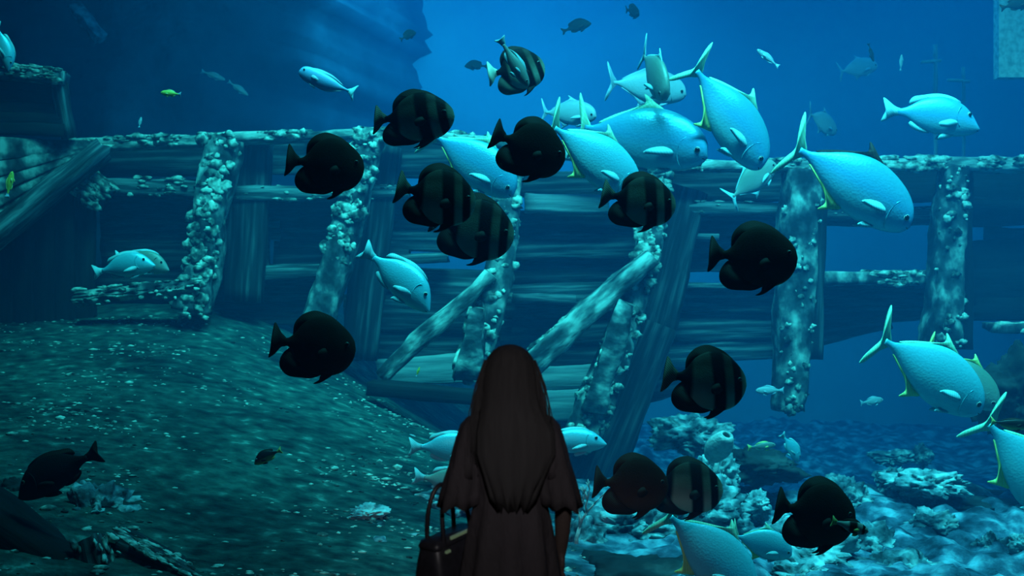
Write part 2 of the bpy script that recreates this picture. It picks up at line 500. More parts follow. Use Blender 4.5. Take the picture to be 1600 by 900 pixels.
# ------------------------------------------------------------------ timbers
def timber(name, p0, p1, h, t, mat, parent=None, amp=0.02, seed=0, h1=None, t1=None, bev=0.25, bow=0.0, ragged=0.0, step=0.14, roll=0.0):
    """weathered timber from p0 to p1: h across (up), t deep; own frame with x along its length"""
    p0, p1 = Vector(p0), Vector(p1)
    h1 = h if h1 is None else h1
    t1 = t if t1 is None else t1
    ln = (p1 - p0).length
    X = (p1 - p0).normalized()
    Y = Vector((0, 1, 0))
    if abs(X.dot(Y)) > 0.9: Y = Vector((1, 0, 0))
    Z = X.cross(Y).normalized()
    if Z.z < -1e-6 or (abs(Z.z) < 0.05 and Z.x > 0): Z = -Z
    Y = Z.cross(X).normalized()
    M = Matrix((X, Y, Z)).transposed().to_4x4()
    M.translation = p0
    if roll:
        M = M @ Matrix.Rotation(roll, 4, 'X')
    n = max(4, int(ln / step))
    rings = []
    b = bev * min(h, t) * 0.5
    for i in range(n + 1):
        s = i / n
        hh, tt = (h + (h1 - h) * s) / 2, (t + (t1 - t) * s) / 2
        prof = [(-tt, -hh + b), (-tt, -hh * 0.3), (-tt, hh * 0.3), (-tt, hh - b), (-tt + b, hh), (0, hh), (tt - b, hh), (tt, hh - b), (tt, 0), (tt, -hh + b), (tt - b, -hh), (0, -hh), (-tt + b, -hh)]
        ring = []
        for (y, z) in prof:
            q = Vector((s * ln * 1.7 + seed * 7.3, y * 5 + seed, z * 5))
            dv = noise.noise_vector(q)
            dv2 = noise.noise_vector(q * 3.1)
            yy = y + amp * (dv.y + 0.5 * dv2.y)
            zz = z + amp * (dv.z + 0.5 * dv2.z) + bow * math.sin(PI * s)
            if ragged:
                zz += ragged * noise.noise((s * ln * 1.3 + seed * 3.1, 9.1, seed)) * (1 if z > 0 else 0.7)
            xx = s * ln
            if i in (0, n): xx += (0.5 * amp + 0.4 * ragged) * 2 * noise.noise((z * 9, y * 9, seed * 2.2 + i))
            ring.append((xx, yy, zz))
        rings.append(ring)
    m = Mesh()
    m.rings(rings)
    o = m.build(name, mat)
    o.matrix_world = M
    if parent:
        o.parent = parent
        o.matrix_parent_inverse = Matrix.Identity(4)
        o.matrix_basis = parent.matrix_basis.inverted() @ M
    return o, (h, t, h1, t1, ln)


def crust(owner, dims, count, smin, smax, seed, mat='crust', x0=0.0, x1=1.0, top=0.3, jut=0.5):
    """lumps of growth on the front and upper faces of a timber (sub-part)"""
    rnd = random.Random(seed)
    h, t, h1, t1, ln = dims
    m = Mesh()
    iv, jf = ICO[2]
    for k in range(int(count * 2.2)):
        s = x0 + (x1 - x0) * rnd.random()
        if noise.noise((s * ln * 2.1, seed, 0.3)) < -0.15: continue
        hh, tt = (h + (h1 - h) * s) / 2, (t + (t1 - t) * s) / 2
        if rnd.random() < top:
            c = Vector((s * ln, rnd.uniform(-tt, tt * 0.5), hh))
        else:
            c = Vector((s * ln, -tt, rnd.uniform(-hh, hh)))
        r = rnd.uniform(smin, smax) * rnd.uniform(0.4, 0.9)
        sx, sy, sz = r * rnd.uniform(0.9, 2.2), r * rnd.uniform(0.5, 0.9), r * rnd.uniform(0.4, 0.8)
        off = rnd.random() * 40
        vs = []
        for v in iv:
            d = 1 + 0.8 * noise.noise((v[0] * 2.4 + off, v[1] * 2.4, v[2] * 2.4))
            vs.append((c.x + v[0] * sx * d, c.y + v[1] * sy * d, c.z + v[2] * sz * d))
        m.add(vs, jf)
    o = m.build('crust_growth', mat, owner)
    o['kind'] = 'stuff'
    return o


wreck = empty('shipwreck', P(800, 640, 11.8))
tag(wreck, 'sunken wooden ship hull with crusted frames, rails and broken planking', 'shipwreck')


def tpx(name, a, b, hpx, t, mat, d, d1=None, hpx1=None, **k):
    d1 = d if d1 is None else d1
    h1 = (hpx if hpx1 is None else hpx1) * d1 / F
    return timber(name, P(a[0], a[1], d), P(b[0], b[1], d1), hpx * d / F, t, mat, wreck, h1=h1, **k)


# rails along the top
o, dm = tpx('rail', (118, 228), (345, 219), 16, 0.30, 'rail_wood', 11.9, 11.7, seed=1, amp=0.03); crust(o, dm, 50, .03, .07, 1, top=.6)
o, dm = tpx('rail', (345, 219), (640, 208), 14, 0.30, 'rail_wood', 11.7, 11.5, seed=2, amp=0.03); crust(o, dm, 60, .03, .07, 2, top=.6)
o, dm = tpx('rail', (640, 210), (1050, 262), 18, 0.32, 'rail_wood', 11.6, 11.5, seed=3, amp=0.03); crust(o, dm, 50, .03, .07, 3, top=.6)
o, dm = tpx('rail', (1040, 262), (1330, 259), 16, 0.30, 'rail_wood', 11.5, 11.4, seed=4, amp=0.03); crust(o, dm, 60, .03, .07, 4, top=.6)
o, dm = tpx('rail', (1325, 259), (1680, 257), 18, 0.32, 'rail_wood', 11.4, 11.2, seed=5, amp=0.04); crust(o, dm, 150, .04, .09, 5, top=.5)

# hull planking, board by board: (x0, y0, x1, y1, height0, height1, depth, material, ragged)
PL = [
    (150, 252, 480, 248, 44, 44, 12.25, 'wood_dark', .02), (480, 249, 800, 246, 46, 60, 12.2, 'wood_dark', .02),
    (160, 316, 470, 322, 40, 40, 12.3, 'wood_dark', .03), (470, 330, 780, 338, 42, 44, 12.3, 'wood_dark', .03),
    (160, 352, 440, 350, 44, 46, 12.35, 'wood', .03), (440, 362, 760, 372, 44, 40, 12.35, 'wood', .03),
    (160, 398, 420, 394, 44, 42, 12.3, 'wood_dark', .03), (430, 404, 640, 398, 44, 40, 12.35, 'wood_dark', .03),
    (150, 440, 520, 444, 46, 54, 12.35, 'wood_dark', .03), (150, 484, 480, 484, 44, 44, 12.4, 'wood_dark', .03),
    (560, 440, 820, 450, 44, 44, 12.4, 'wood', .03), (540, 486, 800, 496, 48, 50, 12.35, 'wood_dark', .03),
    (540, 536, 780, 540, 48, 48, 12.4, 'wood_dark', .03), (590, 580, 790, 574, 34, 44, 12.3, 'wood_pale', .03),
    (800, 290, 1060, 284, 34, 36, 12.2, 'wood_dark', .02),
    (800, 350, 1030, 352, 36, 34, 12.3, 'wood_dark', .03), (800, 388, 1000, 384, 34, 34, 12.15, 'wood', .05),
    (790, 424, 1010, 420, 36, 36, 12.3, 'wood_dark', .03), (790, 470, 1010, 462, 44, 44, 12.25, 'wood', .04),
    (780, 518, 1000, 508, 46, 46, 12.35, 'wood_dark', .03), (780, 556, 980, 552, 36, 40, 12.4, 'wood_dark', .03),
    (830, 590, 970, 586, 34, 32, 12.2, 'wood_pale', .02), (830, 634, 950, 630, 44, 44, 12.2, 'wood_pale', .03),
    (800, 684, 930, 676, 44, 40, 12.3, 'wood', .03),
    (1040, 292, 1330, 290, 42, 44, 12.0, 'wood_dark', .02), (1330, 291, 1700, 288, 46, 48, 11.9, 'tar_shade_wood', .02),
    (1050, 346, 1270, 350, 36, 30, 12.1, 'wood_dark', .03), (1270, 341, 1480, 339, 22, 26, 12.0, 'wood_dark', .03),
    (1480, 330, 1700, 326, 44, 40, 11.9, 'tar_shade_wood', .05),
    (1050, 396, 1260, 400, 52, 50, 12.15, 'wood_dark', .03), (1050, 464, 1270, 468, 40, 36, 12.1, 'wood', .03),
    (1050, 508, 1262, 504, 46, 44, 12.2, 'wood', .04), (1030, 552, 1215, 545, 40, 26, 12.25, 'wood', .06),
    (1010, 600, 1100, 585, 50, 30, 12.3, 'wood_dark', .05),
    (1255, 452, 1470, 458, 42, 40, 11.95, 'wood_dark', .02), (1262, 490, 1450, 484, 40, 28, 12.0, 'wood_dark', .05),
    (1255, 522, 1390, 505, 44, 16, 12.05, 'wood_dark', .05),
    (1490, 428, 1700, 424, 90, 96, 11.9, 'tar_shade_wood', .06), (1500, 482, 1700, 480, 34, 34, 11.9, 'tar_shade_wood', .03),
    (1540, 376, 1700, 374, 40, 40, 11.95, 'tar_shade_wood', .05),
]
for i, (x0, y0, x1, y1, h0, h1, d, mt, rg) in enumerate(PL):
    tpx('plank', (x0, y0), (x1, y1), h0 * 1.14, 0.09 + 0.02 * (i % 3), mt, d, hpx1=h1 * 1.14, seed=20 + i, ragged=rg, amp=0.015, bev=0.35)

# stringers and ledges with lit tops
o, dm = tpx('stringer', (150, 291), (330, 297), 28, 0.34, 'wood', 12.0, seed=70, amp=.03); crust(o, dm, 30, .03, .06, 70)
o, dm = tpx('stringer', (370, 304), (640, 302), 22, 0.34, 'wood', 11.95, seed=71, amp=.03); crust(o, dm, 20, .03, .06, 71)
tpx('stringer', (820, 318), (950, 320), 28, 0.30, 'wood_pale', 11.9, seed=72, amp=.02)
o, dm = tpx('stringer', (1045, 326), (1240, 328), 20, 0.34, 'wood', 11.8, seed=73, amp=.02); crust(o, dm, 18, .02, .05, 73, top=.8)
o, dm = tpx('stringer', (1265, 338), (1480, 334), 14, 0.3, 'wood', 11.8, seed=74, amp=.02); crust(o, dm, 16, .02, .05, 74, top=.8)
o, dm = tpx('stringer', (1050, 371), (1120, 372), 10, 0.34, 'wood', 11.95, seed=75); crust(o, dm, 12, .02, .04, 75, top=.9)
tpx('stringer', (1045, 447), (1225, 446), 8, 0.32, 'wood', 12.0, seed=76)
o, dm = tpx('stringer', (1275, 437), (1462, 436), 20, 0.42, 'rib_wood', 11.7, seed=77, amp=.05); crust(o, dm, 90, .03, .08, 77, top=.7)
o, dm = tpx('stringer', (365, 428), (505, 424), 22, 0.28, 'wood', 12.1, seed=78, amp=.03)
o, dm = tpx('stringer', (585, 408), (700, 402), 14, 0.28, 'wood', 12.1, seed=79, amp=.03)
tpx('stringer', (800, 466), (900, 468), 14, 0.3, 'wood', 12.0, seed=80, amp=.03)
o, dm = tpx('ledge', (1550, 512), (1700, 508), 12, 0.5, 'rib_wood', 11.4, seed=81, amp=.04); crust(o, dm, 40, .03, .07, 81, top=.8)

# crusted frames (ribs)
def rib(pts, w, t, d, seed, n, sm=(.05, .12), mat='rib_wood'):
    """one curved frame timber through pixel points, with growth on its face (sub-part)"""
    c0 = wreck.location
    raw = [(*(P(p[0], p[1], dd) - c0), wp_ * dd / F) for p, wp_, dd in zip(pts, w, d)]
    path = catmull(raw, 9)
    rings, fr = [], []
    for i, q in enumerate(path):
        C = Vector(q[:3])
        T = (Vector(path[min(i + 1, len(path) - 1)][:3]) - Vector(path[max(i - 1, 0)][:3])).normalized()
        Sd = T.cross(Vector((0, 1, 0))).normalized()
        hh, tt = q[3] / 2, t / 2
        fr.append((C, Sd, T, hh, tt))
        ring = []
        for k in range(20):
            a = 2 * PI * k / 20
            cx, sy = math.cos(a), math.sin(a)
            e = .45
            u = hh * math.copysign(abs(cx) ** e, cx); v_ = tt * math.copysign(abs(sy) ** e, sy)
            nv = noise.noise_vector((C.x * 2 + u * 5 + seed, C.z * 2.2, v_ * 5)) * .05 + noise.noise_vector((C.x * 9 + u * 14, C.z * 9 + seed, v_ * 14)) * .03
            ring.append(C + Sd * (u + nv.x) + Vector((0, 1, 0)) * (v_ + nv.y) + T * nv.z * .5)
        rings.append(ring)
    m = Mesh(); m.rings(rings)
    o = m.build('frame_rib', mat, wreck)
    rnd = random.Random(seed)
    m = Mesh(); iv, jf = ICO[2]
    total = int(n * (Vector(raw[0][:3]) - Vector(raw[-1][:3])).length)
    for k in range(total):
        i = rnd.randrange(len(fr)); C, Sd, T, hh, tt = fr[i]
        if noise.noise((C.z * 1.7, seed * 1.3, .7)) < -.42: continue
        u = rnd.uniform(-1, 1)
        c = C + Sd * u * hh * 1.0 + Vector((0, -1, 0)) * tt * (1.0 if abs(u) < .8 else rnd.uniform(.2, 1)) + T * rnd.uniform(-.06, .06)
        r0 = (sm[0] + (sm[1] - sm[0]) * rnd.random() ** 2) * rnd.uniform(.6, 1)
        sc_ = (r0 * rnd.uniform(.8, 1.4), r0 * rnd.uniform(.35, .6), r0 * rnd.uniform(.7, 1.2)); off = rnd.random() * 50
        m.add([(c.x + v[0] * sc_[0] * g, c.y + v[1] * sc_[1] * g, c.z + v[2] * sc_[2] * g) for v in iv
               for g in (1 + .9 * noise.noise((v[0] * 2.6 + off, v[1] * 2.6, v[2] * 2.6)),)], jf)
    cr = m.build('crust_growth', 'crust', o)
    cr['kind'] = 'stuff'
    return o


rib([(352, 218), (331, 330), (322, 400), (300, 486)], [52, 46, 46, 58], .42, [11.55, 11.5, 11.5, 11.4], 101, 80, (.025, .09))
rib([(578, 216), (552, 315), (530, 400), (496, 505)], [40, 42, 44, 50], .42, [11.5, 11.4, 11.4, 11.3], 111, 80, (.025, .09))
rib([(800, 250), (790, 330), (778, 430), (735, 590)], [40, 40, 44, 40], .40, [11.6, 11.5, 11.4, 11.3], 121, 60, (.03, .08))
rib([(1032, 262), (1018, 350), (990, 470), (908, 690)], [36, 40, 44, 60], .42, [11.5, 11.4, 11.3, 11.1], 131, 60, (.03, .08))
rib([(1254, 268), (1247, 340), (1240, 470), (1232, 640)], [56, 58, 56, 44], .44, [11.4, 11.35, 11.35, 11.3], 141, 40, sm=(.02, .06))
rib([(1488, 262), (1482, 340), (1476, 470), (1470, 540)], [36, 42, 50, 56], .42, [11.3, 11.3, 11.3, 11.3], 151, 36, sm=(.02, .06))
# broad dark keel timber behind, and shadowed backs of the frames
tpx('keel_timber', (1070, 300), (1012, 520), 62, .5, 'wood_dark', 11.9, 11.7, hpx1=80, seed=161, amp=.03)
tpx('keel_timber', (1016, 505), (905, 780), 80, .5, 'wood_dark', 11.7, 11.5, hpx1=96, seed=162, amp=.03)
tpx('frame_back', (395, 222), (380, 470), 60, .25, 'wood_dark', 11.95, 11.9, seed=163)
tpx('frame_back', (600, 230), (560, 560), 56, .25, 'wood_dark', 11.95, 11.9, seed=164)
tpx('frame_back', (1500, 262), (1502, 545), 22, .3, 'tar_shade_wood', 11.5, 11.5, seed=166)
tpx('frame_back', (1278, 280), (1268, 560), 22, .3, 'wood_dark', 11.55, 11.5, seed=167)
# braces
o, dm = tpx('brace', (768, 428), (596, 586), 22, .30, 'rail_wood', 11.1, 11.2, hpx1=24, seed=171, amp=.05)
o, dm = tpx('brace', (1018, 402), (828, 572), 32, .32, 'rail_wood', 11.0, 11.1, hpx1=40, seed=172, amp=.06); crust(o, dm, 40, .03, .06, 172, top=.5)
o, dm = tpx('brace', (745, 482), (732, 592), 18, .26, 'rib_wood', 11.0, 11.05, hpx1=46, seed=173, amp=.06); crust(o, dm, 30, .04, .09, 173)
o, dm = tpx('brace', (978, 474), (928, 640), 20, .28, 'rib_wood', 10.95, 11.0, hpx1=40, seed=174, amp=.05); crust(o, dm, 30, .04, .09, 174)
tpx('floor_beam', (578, 606), (775, 622), 22, .35, 'tar_shade_wood', 10.9, 10.8, seed=175)
o, dm = tpx('broken_log', (120, 466), (315, 448), 26, .24, 'rib_wood', 11.3, 11.3, hpx1=26, seed=176, amp=.03, bev=.9)
crust(o, dm, 20, .03, .06, 176)
o, dm = tpx('frame_knee', (125, 280), (165, 310), 40, .4, 'rib_wood', 11.7, seed=177, amp=.08, bev=.9); crust(o, dm, 60, .04, .09, 177)

# raking side of the hull on the left, near-black boards standing in for the shade below it, and the deckhouse
for k in range(5):
    f0, f1 = k / 5, (k + 1) / 5
    y0l = 212 + (356 - 212) * (f0 + f1) / 2
    y0r = 224 + (236 - 224) * (f0 + f1) / 2
    tpx('side_board', (-40, y0l + 10), (150, y0r), 46, .10, 'rib_wood', 10.8, 11.6, hpx1=10, seed=180 + k, amp=.02)
o, dm = tpx('side_beam', (160, 232), (-50, 404), 28, .3, 'wood', 11.4, 10.4, hpx1=32, seed=186, amp=.04)
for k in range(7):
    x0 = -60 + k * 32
    tpx('shade_board', (x0, 640), (x0, max(250, 385 - k * 22)), 34, .08, 'tar_shade_wood', 11.3 + .05 * k, 11.5 + .05 * k, seed=190 + k)
for k in range(5):
    tpx('cabin_board', (-60, 128 + k * 18), (88 + 3 * k, 140 + k * 16), 19, .10, 'tar_shade_wood', 10.9, 11.2, seed=200 + k)
o, dm = tpx('cabin_ledge', (22, 117), (101, 123), 20, .42, 'rib_wood', 11.0, 11.1, seed=206, amp=.03); crust(o, dm, 40, .02, .06, 206, top=.5)
tpx('cabin_ledge', (-60, 118), (24, 122), 8, .4, 'wood', 10.9, 11.0, seed=207)
tpx('cabin_post', (92, 130), (108, 214), 18, .2, 'wood', 11.15, 11.3, seed=208, amp=.03)


# ------------------------------------------------------------------ fish
def lens_body(top, bot, wid, N=30, M=16, bend=0.0):
    tp = np.array(catmull(top, 8)); bp = np.array(catmull(bot, 8)); wp = np.array(catmull(wid, 6))
    tp = tp[np.argsort(tp[:, 0])]; bp = bp[np.argsort(bp[:, 0])]; wp = wp[np.argsort(wp[:, 0])]
    x0, x1 = top[-1][0], top[0][0]
    s = (1 - np.cos(np.linspace(0, PI, N))) / 2
    s = 0.55 * s + 0.45 * np.linspace(0, 1, N)
    rings = []
    for x in x0 + (x1 - x0) * s:
        zt, zb, wd = np.interp(x, tp[:, 0], tp[:, 1]), np.interp(x, bp[:, 0], bp[:, 1]), np.interp(x, wp[:, 0], wp[:, 1])
        zc, h = (zt + zb) / 2, max((zt - zb) / 2, 0.004)
        ring = []
        for k in range(M):
            a = 2 * PI * k / M
            c, sn = math.cos(a), math.sin(a)
            ring.append((x, wd * c * (1 - 0.15 * sn * sn) + bend * max(0, 0.2 - x) ** 2, zc + h * sn))
        rings.append(ring)
    m = Mesh(); m.rings(rings)
    return m


def fin(outline, th=0.006, y=0.0, bend=0.0, n=4, tilt=None, origin=None):
    o = catmull(outline, n, True)
    m = Mesh()
    k = len(o)
    cx = sum(p[0] for p in o) / k; cz = sum(p[1] for p in o) / k
    def put(x, z, yy):
        p = Vector((x, yy, z))
        if tilt:
            org = Vector((origin[0], y, origin[1]))
            p = org + tilt @ (p - Vector((origin[0], 0, origin[1])))
            return tuple(p)
        return (x, yy + y + bend * max(0, 0.2 - x) ** 2, z)
    v = [put(x, z, -th * .35) for x, z in o] + [put(x, z, th * .35) for x, z in o]
    f = [tuple(range(k)), tuple(range(2 * k - 1, k - 1, -1))]
    f += [(i, k + i, k + (i + 1) % k, (i + 1) % k) for i in range(k)]
    m.add(v, f)
    return m


SPEC = {}
SPEC['batfish'] = dict(
    top=[(0.50, -0.02), (0.485, 0.06), (0.43, 0.15), (0.33, 0.25), (0.20, 0.325), (0.05, 0.34), (-0.10, 0.27), (-0.20, 0.15), (-0.26, 0.09), (-0.33, 0.075)],
    bot=[(0.50, -0.05), (0.475, -0.15), (0.40, -0.26), (0.28, -0.33), (0.12, -0.345), (-0.04, -0.30), (-0.17, -0.17), (-0.26, -0.03), (-0.33, -0.012)],
    wid=[(0.50, 0.012), (0.44, 0.05), (0.25, 0.085), (0.0, 0.075), (-0.2, 0.035), (-0.33, 0.014)],
    tail=[(-0.30, 0.075), (-0.36, 0.14), (-0.43, 0.255), (-0.455, 0.20), (-0.475, 0.06), (-0.485, -0.06), (-0.50, -0.155), (-0.43, -0.11), (-0.36, -0.03), (-0.30, -0.01)],
    dorsal=[(0.34, 0.20), (0.24, 0.325), (0.10, 0.39), (0.0, 0.405), (-0.12, 0.36), (-0.205, 0.265), (-0.225, 0.16), (-0.20, 0.11), (0.0, 0.18)],
    anal=[(0.14, -0.30), (0.02, -0.375), (-0.12, -0.375), (-0.27, -0.355), (-0.36, -0.27), (-0.365, -0.16), (-0.30, -0.06), (-0.22, -0.04), (-0.05, -0.2)],
    pelvic=[(0.26, -0.31), (0.20, -0.37), (0.10, -0.43), (0.03, -0.44), (0.09, -0.40), (0.12, -0.33)],
    pect=[(0.22, -0.06), (0.14, -0.02), (0.07, -0.07), (0.08, -0.14), (0.16, -0.14)],
    eye=(0.40, 0.03, 0.028), mouth=(0.492, -0.09))
SPEC['pompano'] = dict(
    top=[(0.50, -0.06), (0.485, 0.02), (0.44, 0.09), (0.34, 0.16), (0.20, 0.205), (0.05, 0.21), (-0.10, 0.165), (-0.25, 0.08), (-0.34, 0.03), (-0.41, 0.024)],
    bot=[(0.50, -0.075), (0.465, -0.125), (0.38, -0.17), (0.25, -0.205), (0.10, -0.215), (-0.05, -0.18), (-0.2, -0.105), (-0.33, -0.035), (-0.41, -0.024)],
    wid=[(0.50, 0.02), (0.45, 0.055), (0.25, 0.085), (0.0, 0.075), (-0.25, 0.025), (-0.41, 0.012)],
    tail=[(-0.37, 0.026), (-0.415, 0.09), (-0.47, 0.20), (-0.50, 0.245), (-0.495, 0.18), (-0.465, 0.08), (-0.44, 0.0), (-0.465, -0.08), (-0.495, -0.17), (-0.50, -0.235), (-0.465, -0.195), (-0.415, -0.085), (-0.37, -0.026)],
    dorsal=[(0.14, 0.20), (0.07, 0.245), (-0.02, 0.295), (0.0, 0.235), (-0.06, 0.195), (-0.2, 0.125), (-0.31, 0.055), (-0.25, 0.06), (0.0, 0.17)],
    anal=[(0.02, -0.20), (-0.03, -0.235), (-0.115, -0.285), (-0.09, -0.22), (-0.14, -0.155), (-0.22, -0.105), (-0.31, -0.05), (-0.22, -0.07), (-0.05, -0.16)],
    pelvic=[(0.27, -0.195), (0.22, -0.225), (0.16, -0.245), (0.19, -0.20)],
    pect=[(0.27, -0.075), (0.20, -0.055), (0.11, -0.085), (0.07, -0.125), (0.16, -0.12), (0.25, -0.11)],
    eye=(0.425, -0.035, 0.024), mouth=(0.49, -0.085))
SPEC['snapper'] = dict(
    top=[(0.50, -0.085), (0.465, -0.03), (0.40, 0.06), (0.31, 0.14), (0.18, 0.19), (0.04, 0.195), (-0.12, 0.145), (-0.25, 0.06), (-0.34, 0.03)],
    bot=[(0.50, -0.10), (0.46, -0.14), (0.36, -0.175), (0.2, -0.195), (0.03, -0.18), (-0.13, -0.12), (-0.25, -0.05), (-0.34, -0.03)],
    wid=[(0.50, 0.014), (0.42, 0.055), (0.25, 0.085), (0.0, 0.07), (-0.2, 0.03), (-0.34, 0.014)],
    tail=[(-0.31, 0.03), (-0.38, 0.055), (-0.46, 0.11), (-0.50, 0.125), (-0.485, 0.06), (-0.465, 0.0), (-0.485, -0.06), (-0.50, -0.115), (-0.44, -0.09), (-0.38, -0.05), (-0.31, -0.03)],
    dorsal=[(0.28, 0.15), (0.20, 0.205), (0.05, 0.225), (-0.10, 0.195), (-0.20, 0.165), (-0.235, 0.10), (-0.18, 0.09), (0.0, 0.16)],
    anal=[(0.0, -0.17), (-0.08, -0.185), (-0.18, -0.15), (-0.22, -0.10), (-0.16, -0.08)],
    pelvic=[(0.24, -0.18), (0.18, -0.22), (0.08, -0.235), (0.12, -0.18)],
    pect=[(0.24, -0.06), (0.16, -0.04), (0.04, -0.085), (0.06, -0.125), (0.20, -0.11)],
    eye=(0.36, 0.035, 0.024), mouth=(0.485, -0.115))
SPEC['surgeon'] = dict(
    top=[(0.50, 0.01), (0.48, 0.07), (0.42, 0.115), (0.30, 0.135), (0.12, 0.125), (-0.08, 0.09), (-0.25, 0.035), (-0.38, 0.015)],
    bot=[(0.50, -0.02), (0.47, -0.07), (0.38, -0.115), (0.22, -0.14), (0.05, -0.13), (-0.12, -0.085), (-0.27, -0.03), (-0.38, -0.015)],
    wid=[(0.50, 0.02), (0.42, 0.05), (0.25, 0.065), (0.0, 0.055), (-0.2, 0.025), (-0.38, 0.01)],
    tail=[(-0.35, 0.016), (-0.41, 0.06), (-0.47, 0.12), (-0.50, 0.135), (-0.475, 0.05), (-0.465, 0.0), (-0.475, -0.05), (-0.50, -0.13), (-0.47, -0.115), (-0.41, -0.055), (-0.35, -0.016)],
    dorsal=[(0.32, 0.12), (0.2, 0.155), (0.0, 0.145), (-0.15, 0.10), (-0.26, 0.045), (-0.1, 0.07), (0.1, 0.11)],
    anal=[(0.15, -0.125), (0.0, -0.15), (-0.15, -0.105), (-0.27, -0.04), (-0.1, -0.07)],
    pelvic=[(0.28, -0.12), (0.22, -0.16), (0.16, -0.17), (0.2, -0.12)],
    pect=[(0.28, -0.0), (0.22, 0.02), (0.13, -0.02), (0.16, -0.06), (0.25, -0.04)],
    eye=(0.42, 0.05, 0.02), mouth=(0.49, -0.02))
SPEC['slim'] = dict(
    top=[(0.50, -0.0), (0.46, 0.045), (0.35, 0.085), (0.2, 0.105), (0.0, 0.095), (-0.2, 0.05), (-0.36, 0.025)],
    bot=[(0.50, -0.02), (0.45, -0.06), (0.33, -0.095), (0.15, -0.115), (-0.02, -0.095), (-0.2, -0.045), (-0.36, -0.025)],
    wid=[(0.50, 0.015), (0.42, 0.045), (0.2, 0.06), (0.0, 0.055), (-0.2, 0.025), (-0.36, 0.012)],
    tail=[(-0.33, 0.025), (-0.42, 0.06), (-0.50, 0.10), (-0.475, 0.0), (-0.50, -0.10), (-0.42, -0.055), (-0.33, -0.025)],
    dorsal=[(0.25, 0.095), (0.1, 0.145), (-0.1, 0.115), (-0.2, 0.07), (-0.22, 0.045), (0.0, 0.085)],
    anal=[(0.0, -0.095), (-0.1, -0.12), (-0.2, -0.08), (-0.22, -0.04), (-0.1, -0.06)],
    pelvic=[(0.25, -0.10), (0.2, -0.14), (0.12, -0.15), (0.17, -0.10)],
    pect=[(0.25, -0.02), (0.18, 0.0), (0.1, -0.03), (0.12, -0.06), (0.22, -0.05)],
    eye=(0.40, 0.02, 0.018), mouth=(0.485, -0.02))

# body material, tail, dorsal, anal, paired fins
SKIN = {
    'dark': ('batfish_dark', 'fin_dark', 'fin_dark', 'fin_dark', 'fin_dark'),
    'banded': ('batfish_banded', 'fin_dusky', 'fin_dark', 'fin_dark', 'fin_dark'),
    'banded_lit': ('batfish_banded', 'fin_paleyellow', 'fin_dark', 'fin_dusky', 'fin_dark'),
    'silver': ('silver', 'fin_greenish', 'fin_greenish', 'fin_yellow', 'fin_pale'),
    'silver_darkfin': ('silver', 'fin_greenish', 'fin_dark', 'fin_yellow', 'fin_pale'),
    'bright': ('silver_bright', 'fin_greenish', 'fin_greenish', 'fin_yellow', 'fin_pale'),
    'plain': ('silver_bright', 'fin_pale', 'fin_pale', 'fin_pale', 'fin_pale'),
    'plain_soft': ('silver', 'fin_pale', 'fin_pale', 'fin_pale', 'fin_pale'),
    'dull': ('silver_dull', 'fin_yellow', 'fin_yellow', 'fin_greenish', 'fin_yellow'),
    'dim': ('silver_dull', 'fin_pale', 'fin_pale', 'fin_pale', 'fin_pale'),
    'blue': ('blue_grey', 'fin_pale', 'fin_bluegrey', 'fin_bluegrey', 'fin_bluegrey'),
    'yellow': ('yellow', 'fin_bluegrey', 'fin_yellow', 'fin_yellow', 'fin_yellow'),
    'grey': ('grey_dark', 'fin_dark', 'fin_dark', 'fin_dark', 'fin_dark'),
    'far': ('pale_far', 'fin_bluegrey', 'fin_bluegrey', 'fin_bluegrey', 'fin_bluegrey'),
    'butter': ('banded_small', 'fin_yellow', 'fin_dark', 'fin_dark', 'fin_yellow'),
    'black': ('black_back', 'fin_yellow', 'fin_dark', 'fin_yellow', 'fin_dark'),
}
CACHE = {}


